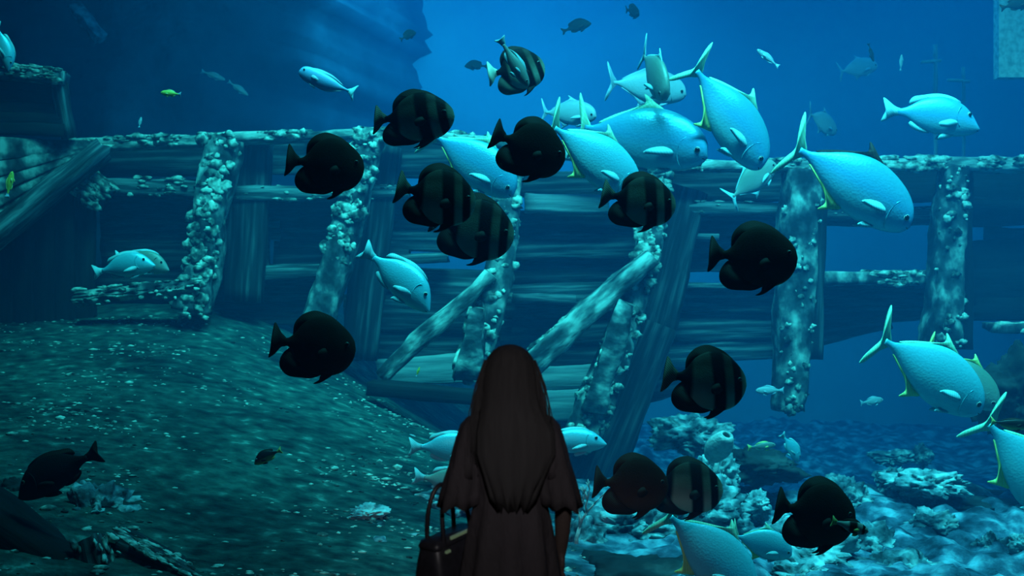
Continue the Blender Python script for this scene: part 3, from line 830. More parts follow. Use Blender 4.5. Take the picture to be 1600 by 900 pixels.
def fish_parts(kind, skin, bend):
    key = (kind, skin, bend)
    if key in CACHE: return CACHE[key]
    s = SPEC[kind]
    bm_, tm, dmm, am, pm = SKIN[skin]
    parts = []
    def keep(mb, name, mat):
        o = mb.build(name, mat)
        me = o.data
        bpy.data.objects.remove(o)
        parts.append((name, me))
    keep(lens_body(s['top'], s['bot'], s['wid'], bend=bend), 'body', bm_)
    keep(fin(s['tail'], 0.014, bend=bend), 'tail_fin', tm)
    keep(fin(s['dorsal'], 0.014, bend=bend), 'dorsal_fin', dmm)
    keep(fin(s['anal'], 0.014, bend=bend), 'anal_fin', am)
    wp = np.array(sorted(s['wid']))
    for sd in (-1, 1):
        px_, pz_ = s['pect'][0]
        wy = float(np.interp(px_, wp[:, 0], wp[:, 1])) * 0.92
        keep(fin(s['pect'], 0.010, y=sd * wy, tilt=Matrix.Rotation(-sd * (0.06 if kind == 'batfish' else 0.22), 3, 'Z'), origin=(px_, pz_)), 'pectoral_fin', pm)
        qx, qz = s['pelvic'][0]
        keep(fin(s['pelvic'], 0.012, y=sd * 0.018, tilt=Matrix.Rotation(sd * 0.2, 3, 'X'), origin=(qx, qz + .02)), 'pelvic_fin', pm if skin not in ('banded', 'banded_lit') else 'fin_dark')
        ex, ez, er = s['eye']
        ey = float(np.interp(ex, wp[:, 0], wp[:, 1])) * 0.93
        m = Mesh(); m.ellipsoid((ex, sd * ey, ez), (er, er * .55, er), 10, 6)
        keep(m, 'eye', 'eye_ring' if skin not in ('dark', 'grey', 'banded') else 'fin_dusky')
        m = Mesh(); m.ellipsoid((ex + er * .1, sd * (ey + er * .22), ez), (er * .8, er * .5, er * .8), 10, 6)
        keep(m, 'pupil', 'eye_black')
        if kind in ('pompano', 'snapper'):
            m = Mesh()
            pts = []
            for k in range(9):
                a = -1.15 + 2.3 * k / 8
                gx = ex - 0.055 - 0.075 * math.cos(a); gz = ez - .03 + 0.115 * math.sin(a)
                gy = float(np.interp(gx, wp[:, 0], wp[:, 1])) * math.sqrt(max(.05, 1 - (gz / .2) ** 2)) * .98
                pts.append((gx, sd * gy, gz))
            m.tube(pts, [.002, .005, .006, .006, .006, .006, .006, .005, .002], 5)
            keep(m, 'gill_cover', bm_)
    mx_, mz_ = s['mouth']
    mw = float(np.interp(mx_ - .02, wp[:, 0], wp[:, 1]))
    m = Mesh(); m.ellipsoid((mx_ - .02, 0, mz_), (.024, mw * .95, .006), 14, 6)
    keep(m, 'mouth', 'eye_black' if skin not in ('dark',) else 'fin_dark')
    CACHE[key] = parts
    return parts


def fish(kind, skin, px, py, plen, d, pitch=0.0, yaw=0.0, roll=0.0, bend=0.0, label='', group=None, name=None, cat='fish', real=None, hz=1.0, tall=False):
    """fish centred at a pixel and depth; plen is its length in pixels seen from the side"""
    L_ = real if real else plen * d / F / max(0.3, abs(math.cos(math.radians(yaw))))
    nm = name or {'batfish': 'batfish', 'pompano': 'pompano', 'snapper': 'snapper', 'surgeon': 'surgeonfish', 'slim': 'reef_fish'}[kind]
    root = empty(nm, P(px, py, d), (math.radians(roll), math.radians(-pitch), math.radians(yaw)))
    root.scale = (L_, L_, L_ * hz)
    tag(root, label, cat, group)
    eyes = []
    for nme, me in fish_parts(kind, skin, bend):
        o = bpy.data.objects.new(nme, me)
        COL.objects.link(o)
        if nme == 'pupil':
            o.parent = eyes[-1]
        else:
            o.parent = root
        if nme == 'eye': eyes.append(o)
    return root


GB = 'dark batfish shoaling behind the pane'
B_ = lambda skin, px, py, ln, d, pitch, label, yaw=0, bend=0.0, hz=1.0: fish('batfish', skin, px, py, ln, d, pitch, yaw, 0, bend, label, GB, hz=hz)
B_('dark', 507, 257, 122, 6.25, 0, 'all black batfish just below the crusted rail, leftmost of the upper batfish', 8)
B_('banded', 642, 184, 138, 6.5, 3, 'dusky batfish with a plump head at rail height, under the blue surgeonfish', -14, 0.25, 0.78)
B_('dark', 825, 230, 122, 6.2, -14, 'black batfish before the bright silver fish, above the middle of the wreck', 10)
B_('banded', 680, 306, 128, 6.15, -7, 'barred batfish in front of its partner, the upper of the overlapping pair', 6)
B_('banded', 737, 355, 136, 6.7, -12, 'barred batfish half hidden behind another, the lower of the overlapping pair', -4, 0.15)
B_('banded', 997, 313, 120, 6.4, -5, 'barred batfish with a pale tail right above the long diagonal brace', 4, 0.1, 0.94)
B_('dark', 1175, 401, 138, 6.1, 2, 'large black batfish beside the smooth upright frame post', -6)
B_('dark', 488, 540, 134, 6.2, -2, 'black batfish in front of the green seabed slope', 6, 0.1)
B_('banded', 1100, 594, 136, 6.1, -3, 'barred batfish alone in open water under the broken hull', 5)
B_('dark', 985, 757, 122, 6.1, 0, 'black batfish with a pale belly line swimming beside the woman', 10)
B_('banded', 1068, 760, 124, 6.5, -4, 'barred batfish close behind the black one beside the woman', 0, 0.0, 0.95)
B_('dark', 1273, 802, 134, 5.95, -6, 'lowest black batfish with a small striped fish at its cheek', 6, 0.0, 1.08)
B_('banded_lit', 806, 110, 92, 7.6, 16, 'batfish with a pale tail crossed by a slim silver fish near the top', 12)

GP = 'silver pompanos over the wreck'
p_ = lambda skin, px, py, ln, d, pitch, label, yaw=0, bend=0.0, roll=0, hz=1.0: fish('pompano', skin, px, py, ln, d, pitch, yaw, roll, bend, label, GP, hz=hz)
p_('silver', 998, 212, 214, 9.2, -12, 'big silver pompano swimming level above the rail, largest of the middle cluster', -16, 0.2)
p_('silver', 1138, 177, 196, 9.0, -50, 'silver pompano diving nose down with its forked yellow tail raised', 14, 0.0)
p_('silver_darkfin', 1332, 283, 232, 8.6, -30, 'large silver pompano with a black dorsal spike beside the right post', 8, 0.1)
p_('silver', 738, 250, 168, 9.0, -33, 'silver pompano showing behind the barred batfish pair, dark spot on flank', -10)
p_('bright', 928, 243, 176, 8.5, -30, 'shining silver pompano with bright back half hidden behind a black batfish', 22, 0.0)
p_('bright', 1453, 578, 214, 8.4, -31, 'silver pompano with yellow fin tips in the open water under the hull', 10, 0.0)
p_('dull', 1500, 588, 140, 8.9, -36, 'olive toned pompano tucked behind the yellow finned one', -10, 0.0)
p_('bright', 1606, 730, 220, 8.2, -48, 'silver pompano cut off by the edge of the view above the reef', 0, 0.0)
p_('bright', 1108, 862, 205, 6.9, -42, 'broad pale pompano diving towards the reef below the batfish', 12, 0.0)
p_('bright', 1190, 848, 100, 7.2, -14, 'small round silver pompano beside the diving pale one over the reef', 0, 0.0, 0, 1.1)
fish('pompano', 'dim', 1022, 113, 100, 9.0, -40, -76, 0, 0.0, 'silver pompano seen head on with mouth open, tail standing straight up', GP, real=0.78)
fish('pompano', 'far', 1010, 134, 128, 10.5, -4, 8, 0, 0.0, 'pale pompano behind the one that faces the window', GP)
fish('pompano', 'far', 888, 176, 86, 10.2, -4, -20, 0, 0.0, 'hazy pompano half hidden above the black batfish', GP)
fish('pompano', 'dim', 1174, 282, 96, 10.4, 40, 12, 0, 0.0, 'faint pompano tilted upward in front of the dark rail boards', GP)

fish('snapper', 'plain_soft', 1455, 180, 154, 9.6, -6, 0, 0, 0.0, 'pale blue snapper with steep forehead near the hanging white screen', name='snapper')
fish('snapper', 'plain', 622, 432, 144, 8.6, -37, -4, 0, 0.0, 'brilliant white snapper nosing down between the crusted frames')
fish('snapper', 'plain', 192, 416, 100, 9.6, 12, 0, 0, 0.1, 'pale oval snapper in front of its twin, by the crusted frame')
fish('snapper', 'dim', 222, 408, 88, 9.9, -8, 0, 0, 0.0, 'dusky snapper peeking out behind the pale oval one')
fish('snapper', 'plain', 698, 699, 118, 8.6, -2, 8, 0, 0.0, 'shining snapper half hidden behind the woman\'s shoulder')
fish('snapper', 'dim', 700, 752, 110, 8.4, -10, 8, 0, 0.0, 'dull brownish snapper below the shining one beside the woman')
fish('snapper', 'plain', 886, 690, 124, 8.6, 4, 6, 0, 0.0, 'pale snapper emerging from behind the woman toward the dark keel', hz=0.8)
fish('surgeon', 'blue', 512, 129, 96, 8.6, 22, 180, 0, 0.1, 'slender blue surgeonfish with white tail, alone in dark water')
fish('slim', 'dim', 803, 97, 86, 7.2, -58, 10, 0, 0.0, 'slim silver fish slanting across the pale tailed batfish', hz=1.1)
fish('slim', 'yellow', 267, 146, 32, 8.5, 6, 180, 0, 0.0, 'tiny yellow fish alone in dark water above the rail', hz=1.3)
fish('slim', 'yellow', 15, 288, 36, 8.8, 80, 30, 0, 0.0, 'tiny yellow fish standing upright against the side boards')
fish('snapper', 'plain', 6, 72, 72, 8.8, -72, 20, 0, 0.0, 'pale striped fish at the edge, above the dark deckhouse', hz=0.8)
fish('slim', 'far', 219, 191, 16, 10.5, 80, 20, 0, 0.0, 'speck of a pale fish hanging just above the long rail')
fish('slim', 'far', 333, 118, 40, 14.0, -20, 0, 0, 0.0, 'faint blue fish in the dark water, upper of a hazy pair')
fish('slim', 'far', 372, 138, 38, 14.0, -35, 0, 0, 0.0, 'faint blue fish in the dark water, lower of a hazy pair')
fish('snapper', 'black', 418, 712, 48, 7.0, -22, 180, 0, 0.0, 'small dark fish with yellow tail over the green seabed', name='reef_fish')
fish('slim', 'yellow', 653, 581, 15, 8.6, 70, 20, 0, 0.0, 'speck of a yellow fish beside the leaning brace')
fish('slim', 'dull', 1190, 697, 44, 9.5, 6, 0, 0, 0.0, 'small fish with a yellow back over the reef ledge', hz=1.2)
fish('snapper', 'plain', 1236, 698, 52, 9.6, -52, 10, 0, 0.0, 'small white fish diving beside the yellow backed one')
fish('slim', 'far', 1200, 91, 44, 9.8, 36, 180 + 10, 0, 0.0, 'small bright blue fish above the diving pompano')
fish('pompano', 'far', 1285, 190, 60, 14.5, -14, 40, 0, 0.0, 'ghostly fish with crescent tail in the blue distance')
fish('pompano', 'far', 1340, 106, 66, 15.5, 14, 10, 0, 0.0, 'hazy pale fish high in the blue distance')
fish('slim', 'grey', 1361, 82, 28, 11.5, -70, 20, 0, 0.0, 'small dark upright fish in the blue distance')
fish('slim', 'far', 1408, 98, 24, 12.0, 85, 20, 0, 0.0, 'small pale upright fish near the distant mast')
fish('snapper', 'grey', 900, 41, 48, 12.0, 22, 0, 0, 0.0, 'dark blurred fish in bright water near the top')
fish('snapper', 'grey', 988, 17, 26, 12.0, 10, 60, 0, 0.0, 'small dark blurred fish at the very top of the view')
fish('snapper', 'grey', 637, 55, 26, 12.0, 35, 40, 0, 0.0, 'small dark fish where bright water meets the far rock')
fish('snapper', 'grey', 744, 102, 36, 13.0, 6, 180, 0, 0.0, 'dim dark fish in the brightest water')
fish('slim', 'far', 1362, 627, 36, 11.5, 10, 0, 0, 0.0, 'faint oval fish in open water below the yellow finned pompano', hz=1.5)
fish('slim', 'far', 1203, 610, 44, 10.8, 0, 180, 0, 0.0, 'pale fish passing the foot of the smooth post', hz=1.3)
fish('snapper', 'grey', 92, 735, 150, 6.6, -24, 180, 0, 0.1, 'black shadowy fish with spread tail over the seabed slope', name='grouper', hz=1.0)
fish('surgeon', 'black', 1578, 662, 62, 7.4, -6, 0, 0, 0.0, 'black butterflyfish with yellow tail at the raised pompano tail', name='butterflyfish')
fish('slim', 'butter', 1328, 822, 60, 5.75, -16, 0, 0, 0.0, 'small striped fish with green tail at the lowest batfish\'s cheek', name='striped_fish', hz=1.5)
fish('snapper', 'grey', 1588, 6, 52, 10.0, 16, 0, 0, 0.0, 'dark fish before the hanging white screen')
fish('surgeon', 'far', 620, 688, 62, 10.0, 4, 0, 0, 0.0, 'dim blue fish beside the crook of the woman\'s arm')


# ------------------------------------------------------------------ rocks, corals, debris
def rock_vf(c, r, seed, sub=3, rough=0.35, freq=1.3):
    iv, jf = ICO[sub]
    out = []
    for v in iv:
        q = Vector(v)
        d = 1 + rough * noise.noise(q * freq + Vector((seed * 3.7, seed, 0))) + rough * .5 * noise.noise(q * freq * 2.7 + Vector((seed, 4, 1))) + rough * .35 * noise.noise(q * freq * 6 + Vector((0, seed, 3))) + rough * .22 * noise.noise(q * freq * 13 + Vector((5, seed, 3)))
        out.append((c[0] + v[0] * r[0] * d, c[1] + v[1] * r[1] * d, c[2] + v[2] * r[2] * d))
    return out, jf


def rock(px, py, wpx, hpx, d, mat, seed, label, name='rock', rough=.35, freq=1.3, depth=None, cat='rock', group=None, sub=5):
    c = P(px, py, d)
    rx, rz = wpx * d / F / 2, hpx * d / F / 2
    v, f = rock_vf((0, 0, 0), (rx, depth or max(rx, rz) * .8, rz), seed, sub, rough, freq)
    o = mesh_obj(name, v, f, mat)
    o.location = c
    return tag(o, label, cat, group)


GR = 'rocks of the reef'
ROCKS = [
    # px, py, w, h, d, mat, seed, label
    (150, 806, 120, 84, 7.3, 'rock', 1, 'jagged crusted rock above the dark timbers in the corner'),
    (120, 832, 80, 30, 7.2, 'rock_pale', 2, 'flat pale slab at the foot of the jagged rock'),
    (20, 780, 90, 60, 7.4, 'rock_dark', 3, 'dark rock at the edge of the seabed slope'),
    (1000, 905, 260, 66, 7.6, 'rock_dark', 4, 'wide dark ledge with a bright rim by the woman\'s arm'),
    (985, 828, 170, 80, 8.6, 'rock', 5, 'mottled blue rock behind the branching coral'),
    (1095, 800, 130, 90, 9.0, 'rock', 6, 'rounded rock behind the diving pale pompano'),
    (1250, 872, 170, 110, 8.0, 'rock_pale', 7, 'large bright boulder under the lowest batfish'),
    (1345, 868, 120, 80, 8.4, 'rock', 8, 'lumpy boulder right of the bright one'),
    (1315, 788, 80, 80, 9.4, 'rock', 9, 'smooth round boulder behind the lowest batfish'),
    (1450, 757, 110, 42, 9.8, 'rock_pale', 10, 'knobbly pale brain coral mound on the dark shelf'),
    (1392, 752, 48, 40, 10.2, 'rock', 11, 'small rock at the end of the dark shelf'),
    (1420, 800, 120, 60, 10.0, 'rock', 12, 'fluted rock hanging below the dark shelf'),
    (1500, 785, 260, 26, 10.3, 'rock_dark', 13, 'long dark shelf of rock under the brain coral'),
    (1540, 815, 150, 70, 10.2, 'rock_dark', 14, 'broad dim rock under the long shelf'),
    (1480, 850, 100, 60, 9.0, 'rock', 15, 'crusted rock in the lower corner of the reef'),
    (1550, 868, 50, 60, 8.4, 'rock', 16, 'leaning dim rock near the edge of the reef'),
    (1595, 855, 36, 40, 8.0, 'rock_pale', 17, 'small bright rock cut by the edge of the view'),
    (1400, 900, 130, 60, 7.8, 'rock', 18, 'low mottled rock at the lowest edge of the reef'),
    (1585, 620, 110, 130, 9.8, 'rock_dark', 19, 'tall dark crag behind the yellow finned pompano'),
    (1185, 730, 130, 50, 10.2, 'rock_dark', 20, 'dark flat rock under the small yellow backed fish'),
    (1085, 680, 120, 60, 10.6, 'rock', 21, 'crusted green block under the hull planks'),
    (1120, 745, 60, 80, 9.8, 'rock_pale', 22, 'bright white rubble beside the barred batfish'),
    (1180, 790, 50, 40, 9.2, 'rock_pale', 23, 'small bright stone between batfish and boulder'),
    (1395, 715, 60, 22, 12, 'rock', 24, 'faint slab floating in the blue over the brain coral'),
    (1440, 712, 30, 30, 12, 'rock', 25, 'faint round stone next to the faint slab'),
    (670, 884, 60, 50, 7.4, 'rock_pale', 26, 'pale crusted stone at the handbag\'s side'),
    (560, 850, 160, 50, 7.6, 'rock', 27, 'low crusted rock on the seabed near the handbag'),
    (570, 803, 60, 26, 7.8, 'rock_pale', 28, 'small pale crust patch above the low rock'),
    (480, 888, 150, 36, 7.2, 'rock', 29, 'flat ridge of silt covered rock at the lower edge'),
    (720, 795, 120, 60, 8.4, 'rock', 30, 'ledge of rock below the dull brownish snapper'),
    (1245, 905, 100, 50, 7.3, 'rock_pale', 31, 'bright crusted stone at the bottom under the large boulder'),
    (900, 860, 80, 90, 8.2, 'rock', 32, 'blue mottled rock close behind the woman\'s forearm'),
    (1390, 850, 50, 30, 8.6, 'rock_pale', 33, 'pale cap stone on the lumpy boulder'),
    (1455, 820, 70, 40, 8.8, 'rock_pale', 34, 'pale crusted stone below the fluted rock'),
]
for (px, py, wp_, hp_, d, mt, sd, lb) in ROCKS:
    rock(px, py, wp_, hp_, d, mt, sd, lb, name='brain_coral' if 'brain coral mound' in lb else 'rock', group=GR,
         rough=.55 if mt != 'rock_dark' else .4, freq=1.6, cat='coral' if 'brain coral mound' in lb else 'rock')

# wreck timbers lying in the corner
def loose(name, a, b, hpx, t, mat, d, d1, label, seed, cr=0, **k):
    o, dm = timber(name, P(a[0], a[1], d), P(b[0], b[1], d1), hpx * d / F, t, mat, None, seed=seed, **k)
    tag(o, label, 'timber')
    if cr: crust(o, dm, cr, .015, .045, seed, top=.9)
    return o


loose('fallen_timber', (-40, 800), (150, 925), 76, .4, 'tar_shade_wood', 6.8, 6.5, 'thick black timber slanting out of the lower corner', 301, amp=.03)
loose('fallen_timber', (180, 850), (330, 925), 44, .3, 'wood_dark', 6.7, 6.5, 'fallen timber with a crusted top edge beside the jagged rock', 302, 60, amp=.03)
loose('fallen_timber', (150, 850), (170, 940), 50, .3, 'wood_dark', 6.6, 6.4, 'short broken post below the jagged rock', 303, 20, amp=.04)


def branch_coral(px, py, d, h, seed, label, spread=.5, levels=4, r0=.03, lean=0.0):
    rnd = random.Random(seed)
    m = Mesh()
    def grow(p, dr, ln, r, lv):
        q = p + dr * ln
        mid = p + dr * ln * .5 + Vector((rnd.uniform(-1, 1), rnd.uniform(-1, 1), rnd.uniform(-.3, .3))) * ln * .1
        m.tube([p, mid, q], [r, r * .85, r * .7], 6)
        if lv == 0: return
        for k in range(2 + (rnd.random() < .35)):
            nd = (dr + Vector((rnd.uniform(-1, 1), rnd.uniform(-.6, .6), rnd.uniform(-.2, .6))) * spread * 1.5).normalized()
            grow(q, nd, ln * rnd.uniform(.6, .85), r * .68, lv - 1)
    grow(Vector((0, 0, 0)), Vector((lean, 0, 1)).normalized(), h * .34, r0, levels)
    o = m.build('branching_coral', 'coral_pale')
    o.location = P(px, py, d)
    return tag(o, label, 'coral')


branch_coral(900, 860, 8.0, .56, 3, 'pale branching coral right beside the woman\'s forearm', r0=.02, lean=.15)
branch_coral(1118, 745, 9.6, .42, 8, 'white finger coral among the bright rubble', .45, 3, .03, .1)
# hollow white sponge
m = Mesh()
rings = []
for i in range(9):
    t = i / 8
    R = .05 + .075 * math.sin(PI * min(1, t * .85 + .1)) 
    rings.append([(R * math.cos(2 * PI * k / 18), R * .7 * math.sin(2 * PI * k / 18), t * .36) for k in range(18)])
for i in range(8, 0, -1):
    t = i / 8
    R = (.05 + .075 * math.sin(PI * min(1, t * .85 + .1))) * .6
    rings.append([(R * math.cos(2 * PI * k / 18), R * .7 * math.sin(2 * PI * k / 18), t * .36 - .01) for k in range(18)])
m.rings(rings)
o = m.build('tube_sponge', 'coral_pale')
o.location = P(1112, 716, 9.4)
o.rotation_euler = (0.7, 0.35, 0)
tag(o, 'hollow white tube sponge leaning over the reef rubble', 'sponge')


# pebbles and shell grit on the seabed (nobody could count them)
rnd = random.Random(11)
m = Mesh(); iv, jf = ICO[1]
cnt = 0
rows = [rnd.uniform(6.0, 11.6) for _ in range(46)]
while cnt < 2600:
    y = rnd.choice(rows) + rnd.gauss(0, .05)
    x = rnd.uniform(-6.4, .6)
    if y < 5.6 or noise.noise((x * .8, y * 1.1, 3.3)) < rnd.uniform(-.35, .5): continue
    r = rnd.uniform(.005, .018) * (1 + 1.2 * (rnd.random() < .06))
    z = bed_z(x, y)
    sx, sy, sz = r * rnd.uniform(1, 2.4), r * rnd.uniform(.8, 1.4), r * rnd.uniform(.4, .9)
    m.add([(x + v[0] * sx, y + v[1] * sy, z + v[2] * sz) for v in iv], jf)
    cnt += 1
tag(m.build('seabed_pebbles', 'crust'), 'pale shell grit and pebbles strewn in rows over the seabed', 'pebbles', kind='stuff')

# far rock face on the left, seen through the haze
v = []
f = []
nxr, nzr = 110, 70
for j in range(nzr + 1):
    for i in range(nxr + 1):
        x = -12.9 + 14.4 * i / nxr
        z = -1.0 + 9.6 * j / nzr
        e = -.7 + noise.noise((0.3, z * .55, 7.7)) * 1.0 + noise.noise((4.3, z * 1.7, 1.7)) * .7 + noise.noise((2.3, z * 4.1, 6.7)) * .35
        edge = smoothstep(-4.6 + e, -.6 + e, x)
        y = 17.2 + 7.0 * edge + (1.1 * noise.noise((x * .5, z * .5, 2.0)) + .5 * noise.noise((x * 1.4, z * 1.4, 8)) + .2 * noise.noise((x * 4, z * 4, 3))) * (1 - edge * .8)
        v.append((x, y, z))
f = [(j * (nxr + 1) + i, j * (nxr + 1) + i + 1, (j + 1) * (nxr + 1) + i + 1, (j + 1) * (nxr + 1) + i) for j in range(nzr) for i in range(nxr)]
tag(mesh_obj('far_cliff', v, f, 'far_rock'), 'dim blue rock face in the distance behind the rail', 'cliff')
o, dm = timber('hanging_spar', P(115, 12, 15.5), P(155, 60, 15.5), 24 * 15.5 / F, .3, 'rock_pale', None, seed=401, amp=.06, bev=.8)
tag(o, 'faint pale spur jutting from the distant rock face', 'rock')

# white panel hanging at the right and the distant mast
pn = empty('hanging_screen', P(1600, 60, 13.0))
tag(pn, 'pale rectangular screen hanging in the water at the upper edge', 'screen')
c = P(1600, 60, 13.0)
def pbox(nm, x0, x1, y0, y1, dy0, dy1, mt):
    a, b = P(x0, y1, 13.0) - c, P(x1, y0, 13.0) - c
    m = Mesh(); m.box(a.x, b.x, dy0, dy1, a.z, b.z)
    return m.build(nm, mt, pn, smooth=False)
pbox('board', 1566, 1700, -60, 114, 0, .08, 'coral_pale')
pbox('edge_strip', 1558, 1567, -60, 122, -.05, .1, 'coral_pale')
pbox('bottom_strip', 1567, 1700, 114, 122, -.05, .1, 'coral_pale')
mast = empty('distant_mast', P(1462, 180, 15.5))
tag(mast, 'thin distant mast with crossbars fading into the blue', 'mast')
for a, b, wd in (((1461, 70), (1462, 300), 5), ((1440, 97), (1470, 95), 4), ((1480, 125), (1515, 127), 4), ((1505, 105), (1506, 300), 4)):
    o, dm = timber('spar', P(a[0], a[1], 15.5), P(b[0], b[1], 15.5), wd * 15.5 / F, .06, 'wood_pale', mast, seed=a[0], amp=.01)


# ------------------------------------------------------------------ the woman at the window
PX, PY = -0.008, 3.9
woman = None
m = Mesh()
def limb(pts, rad, n=12):
    m.tube([tuple(p) for p in catmull(pts, 4)], [r[0] for r in catmull([(r,) for r in rad], 4)], n)
    m.ellipsoid(pts[0], (rad[0],) * 3, 10, 8); m.ellipsoid(pts[-1], (rad[-1],) * 3, 10, 8)


for s in (-1, 1):
    limb([(s * .064, 0, .88), (s * .080, .01, .68), (s * .086, .018, .47), (s * .088, -.012, .32), (s * .088, -.02, .09)], [.074, .070, .052, .053, .034])
    m.ellipsoid((s * .09, .045, .035), (.042, .115, .034), 12, 8)
    m.ellipsoid((s * .088, -.025, .055), (.034, .04, .05), 12, 8)
# trunk: pelvis, waist, chest, shoulders
tr_ = [(.84, .12, .09), (.92, .132, .102), (1.0, .122, .094), (1.06, .116, .09), (1.14, .128, .096), (1.22, .152, .108), (1.29, .150, .092), (1.335, .085, .066), (1.365, .055, .052)]
m.rings([[(a * math.cos(2 * PI * k / 24), b * math.sin(2 * PI * k / 24), z) for k in range(24)] for z, a, b in tr_])
for s in (-1, 1):
    m.ellipsoid((s * .075, .085, 1.205), (.06, .05, .06), 12, 8)
    m.ellipsoid((s * .135, 0, 1.285), (.05, .052, .046), 12, 8)
limb([(0, -.005, 1.33), (0, .0, 1.40), (0, .01, 1.45)], [.052, .047, .05])
# head with face (looking into the tank)
m.ellipsoid((0, .012, 1.505), (.073, .092, .098), 20, 14)
m.ellipsoid((0, .045, 1.452), (.055, .060, .062), 16, 10)
m.ellipsoid((0, .112, 1.478), (.012, .020, .016), 10, 8)
m.ellipsoid((0, .100, 1.498), (.009, .014, .026), 10, 8)
m.ellipsoid((0, .100, 1.448), (.024, .010, .008), 10, 6)
m.ellipsoid((0, .094, 1.418), (.022, .016, .016), 10, 6)
for s in (-1, 1):
    m.ellipsoid((s * .031, .088, 1.522), (.022, .012, .006), 10, 6)
    m.ellipsoid((s * .074, .01, 1.498), (.008, .018, .03), 10, 8)
# arms
def hand(wr, fwd, side, thumb, curl):
    """palm and five unequal fingers growing from the wrist"""
    wr, fwd, side = Vector(wr), Vector(fwd).normalized(), Vector(side).normalized()
    nrm = fwd.cross(side).normalized()
    palm = wr + fwd * .045
    m.ellipsoid(palm, (.036, .016, .05), 12, 8, Matrix((side, nrm, fwd)).transposed())
    m.ellipsoid(wr + fwd * .012, (.026, .019, .03), 10, 8, Matrix((side, nrm, fwd)).transposed())
    cd = thumb
    for k, ln in enumerate((.070, .078, .072, .056)):
        base = palm + side * (.026 - .0175 * k) + fwd * .035
        pts = [base]
        a = 0.15
        for seg in (.45, .32, .26):
            a += curl
            pts.append(pts[-1] + (fwd * math.cos(a) + nrm * math.sin(a) * cd) * ln * seg)
        m.tube(pts, [.0095, .009, .0085, .0072], 8)
        m.ellipsoid(pts[-1], (.0072,) * 3, 8, 6); m.ellipsoid(pts[0], (.010,) * 3, 8, 6)
    tb = wr + fwd * .025 + side * .026
    t1 = tb + (fwd * .7 + side * .6 + nrm * cd * .4).normalized() * .038
    t2 = t1 + (fwd * .9 + side * .1 + nrm * cd * .5).normalized() * .028
    m.tube([tb - side * .012, tb, t1, t2], [.013, .0125, .0105, .0085], 8)
    m.ellipsoid(t2, (.0085,) * 3, 8, 6)


limb([(.142, 0, 1.285), (.176, -.008, 1.16), (.206, -.012, 1.02), (.208, .012, .91), (.202, .045, .79)], [.045, .042, .036, .034, .024])
hand((.202, .045, .785), (-.02, .12, -1), (-.25, 1, .1), 1, .32)
limb([(-.142, 0, 1.285), (-.180, -.008, 1.16), (-.205, 0, 1.035), (-.180, .10, 1.035), (-.125, .205, 1.06)], [.045, .042, .038, .034, .024])
hand((-.125, .205, 1.062), (.45, .85, .12), (.2, .0, 1), -1, .45)
body = m.build('person', 'skin')
body.location = (PX, PY, 0)
md = body.modifiers.new('continuous', 'REMESH'); md.mode = 'VOXEL'; md.voxel_size = 0.0062; md.use_smooth_shade = True
md = body.modifiers.new('soften', 'SMOOTH'); md.factor = 0.5; md.iterations = 3
tag(body, 'woman with long dark hair seen from behind, dark ruffle sleeved dress', 'person')
for s in (-1, 1):
    m = Mesh(); m.ellipsoid((s * .031, .094, 1.507), (.013, .009, .008), 10, 8)
    m.build('eye', 'eye_black', body)

# dress with flutter sleeves
m = Mesh()
dr = [(1.37, .060, .058), (1.345, .095, .076), (1.315, .142, .098), (1.26, .160, .116), (1.20, .160, .128), (1.13, .144, .116), (1.06, .132, .106), (1.0, .137, .112), (.93, .152, .122), (.84, .166, .132), (.70, .185, .145), (.55, .215, .168), (.42, .235, .185)]
NS = 48
rings = []
for i, (z, a, b) in enumerate(dr):
    fl = max(0, i - 6) * .004
    rings.append([((a + fl * math.sin(9 * 2 * PI * k / NS + i * .3)) * math.cos(2 * PI * k / NS), (b + fl * math.sin(9 * 2 * PI * k / NS + i * .3)) * math.sin(2 * PI * k / NS), z) for k in range(NS)])
m.rings(rings, cap=False)
for s in (-1, 1):
    sl = [(1.338, .095, .035), (1.322, .120, .046), (1.295, .138, .052), (1.25, .150, .056), (1.20, .160, .060), (1.15, .168, .064), (1.10, .175, .068)]
    def sleeve(prof, wav):
        rings = []
        for i, (z, cx, r0) in enumerate(prof):
            wv_ = wav * i / (len(prof) - 1)
            rings.append([(s * cx + (r0 + wv_ * math.sin(7 * 2 * PI * k / 40 + s)) * math.cos(2 * PI * k / 40),
                           -.006 + (r0 * 1.12 + wv_ * math.sin(7 * 2 * PI * k / 40 + s)) * math.sin(2 * PI * k / 40),
                           z + wv_ * 1.1 * math.sin(5 * 2 * PI * k / 40 + 2 * s) - .05 * (i / (len(prof) - 1)) ** 2 * max(0, s * math.cos(2 * PI * k / 40)) * .4) for k in range(40)])
        m.rings(rings, cap=False)
    sleeve(sl, .006)
    sleeve([(1.17, .160, .056), (1.13, .172, .066), (1.08, .182, .071), (1.03, .190, .076), (.985, .197, .080)], .010)
dress = m.build('dress', 'dress', body)
md = dress.modifiers.new('cloth_thickness', 'SOLIDIFY'); md.thickness = .006; md.offset = 0

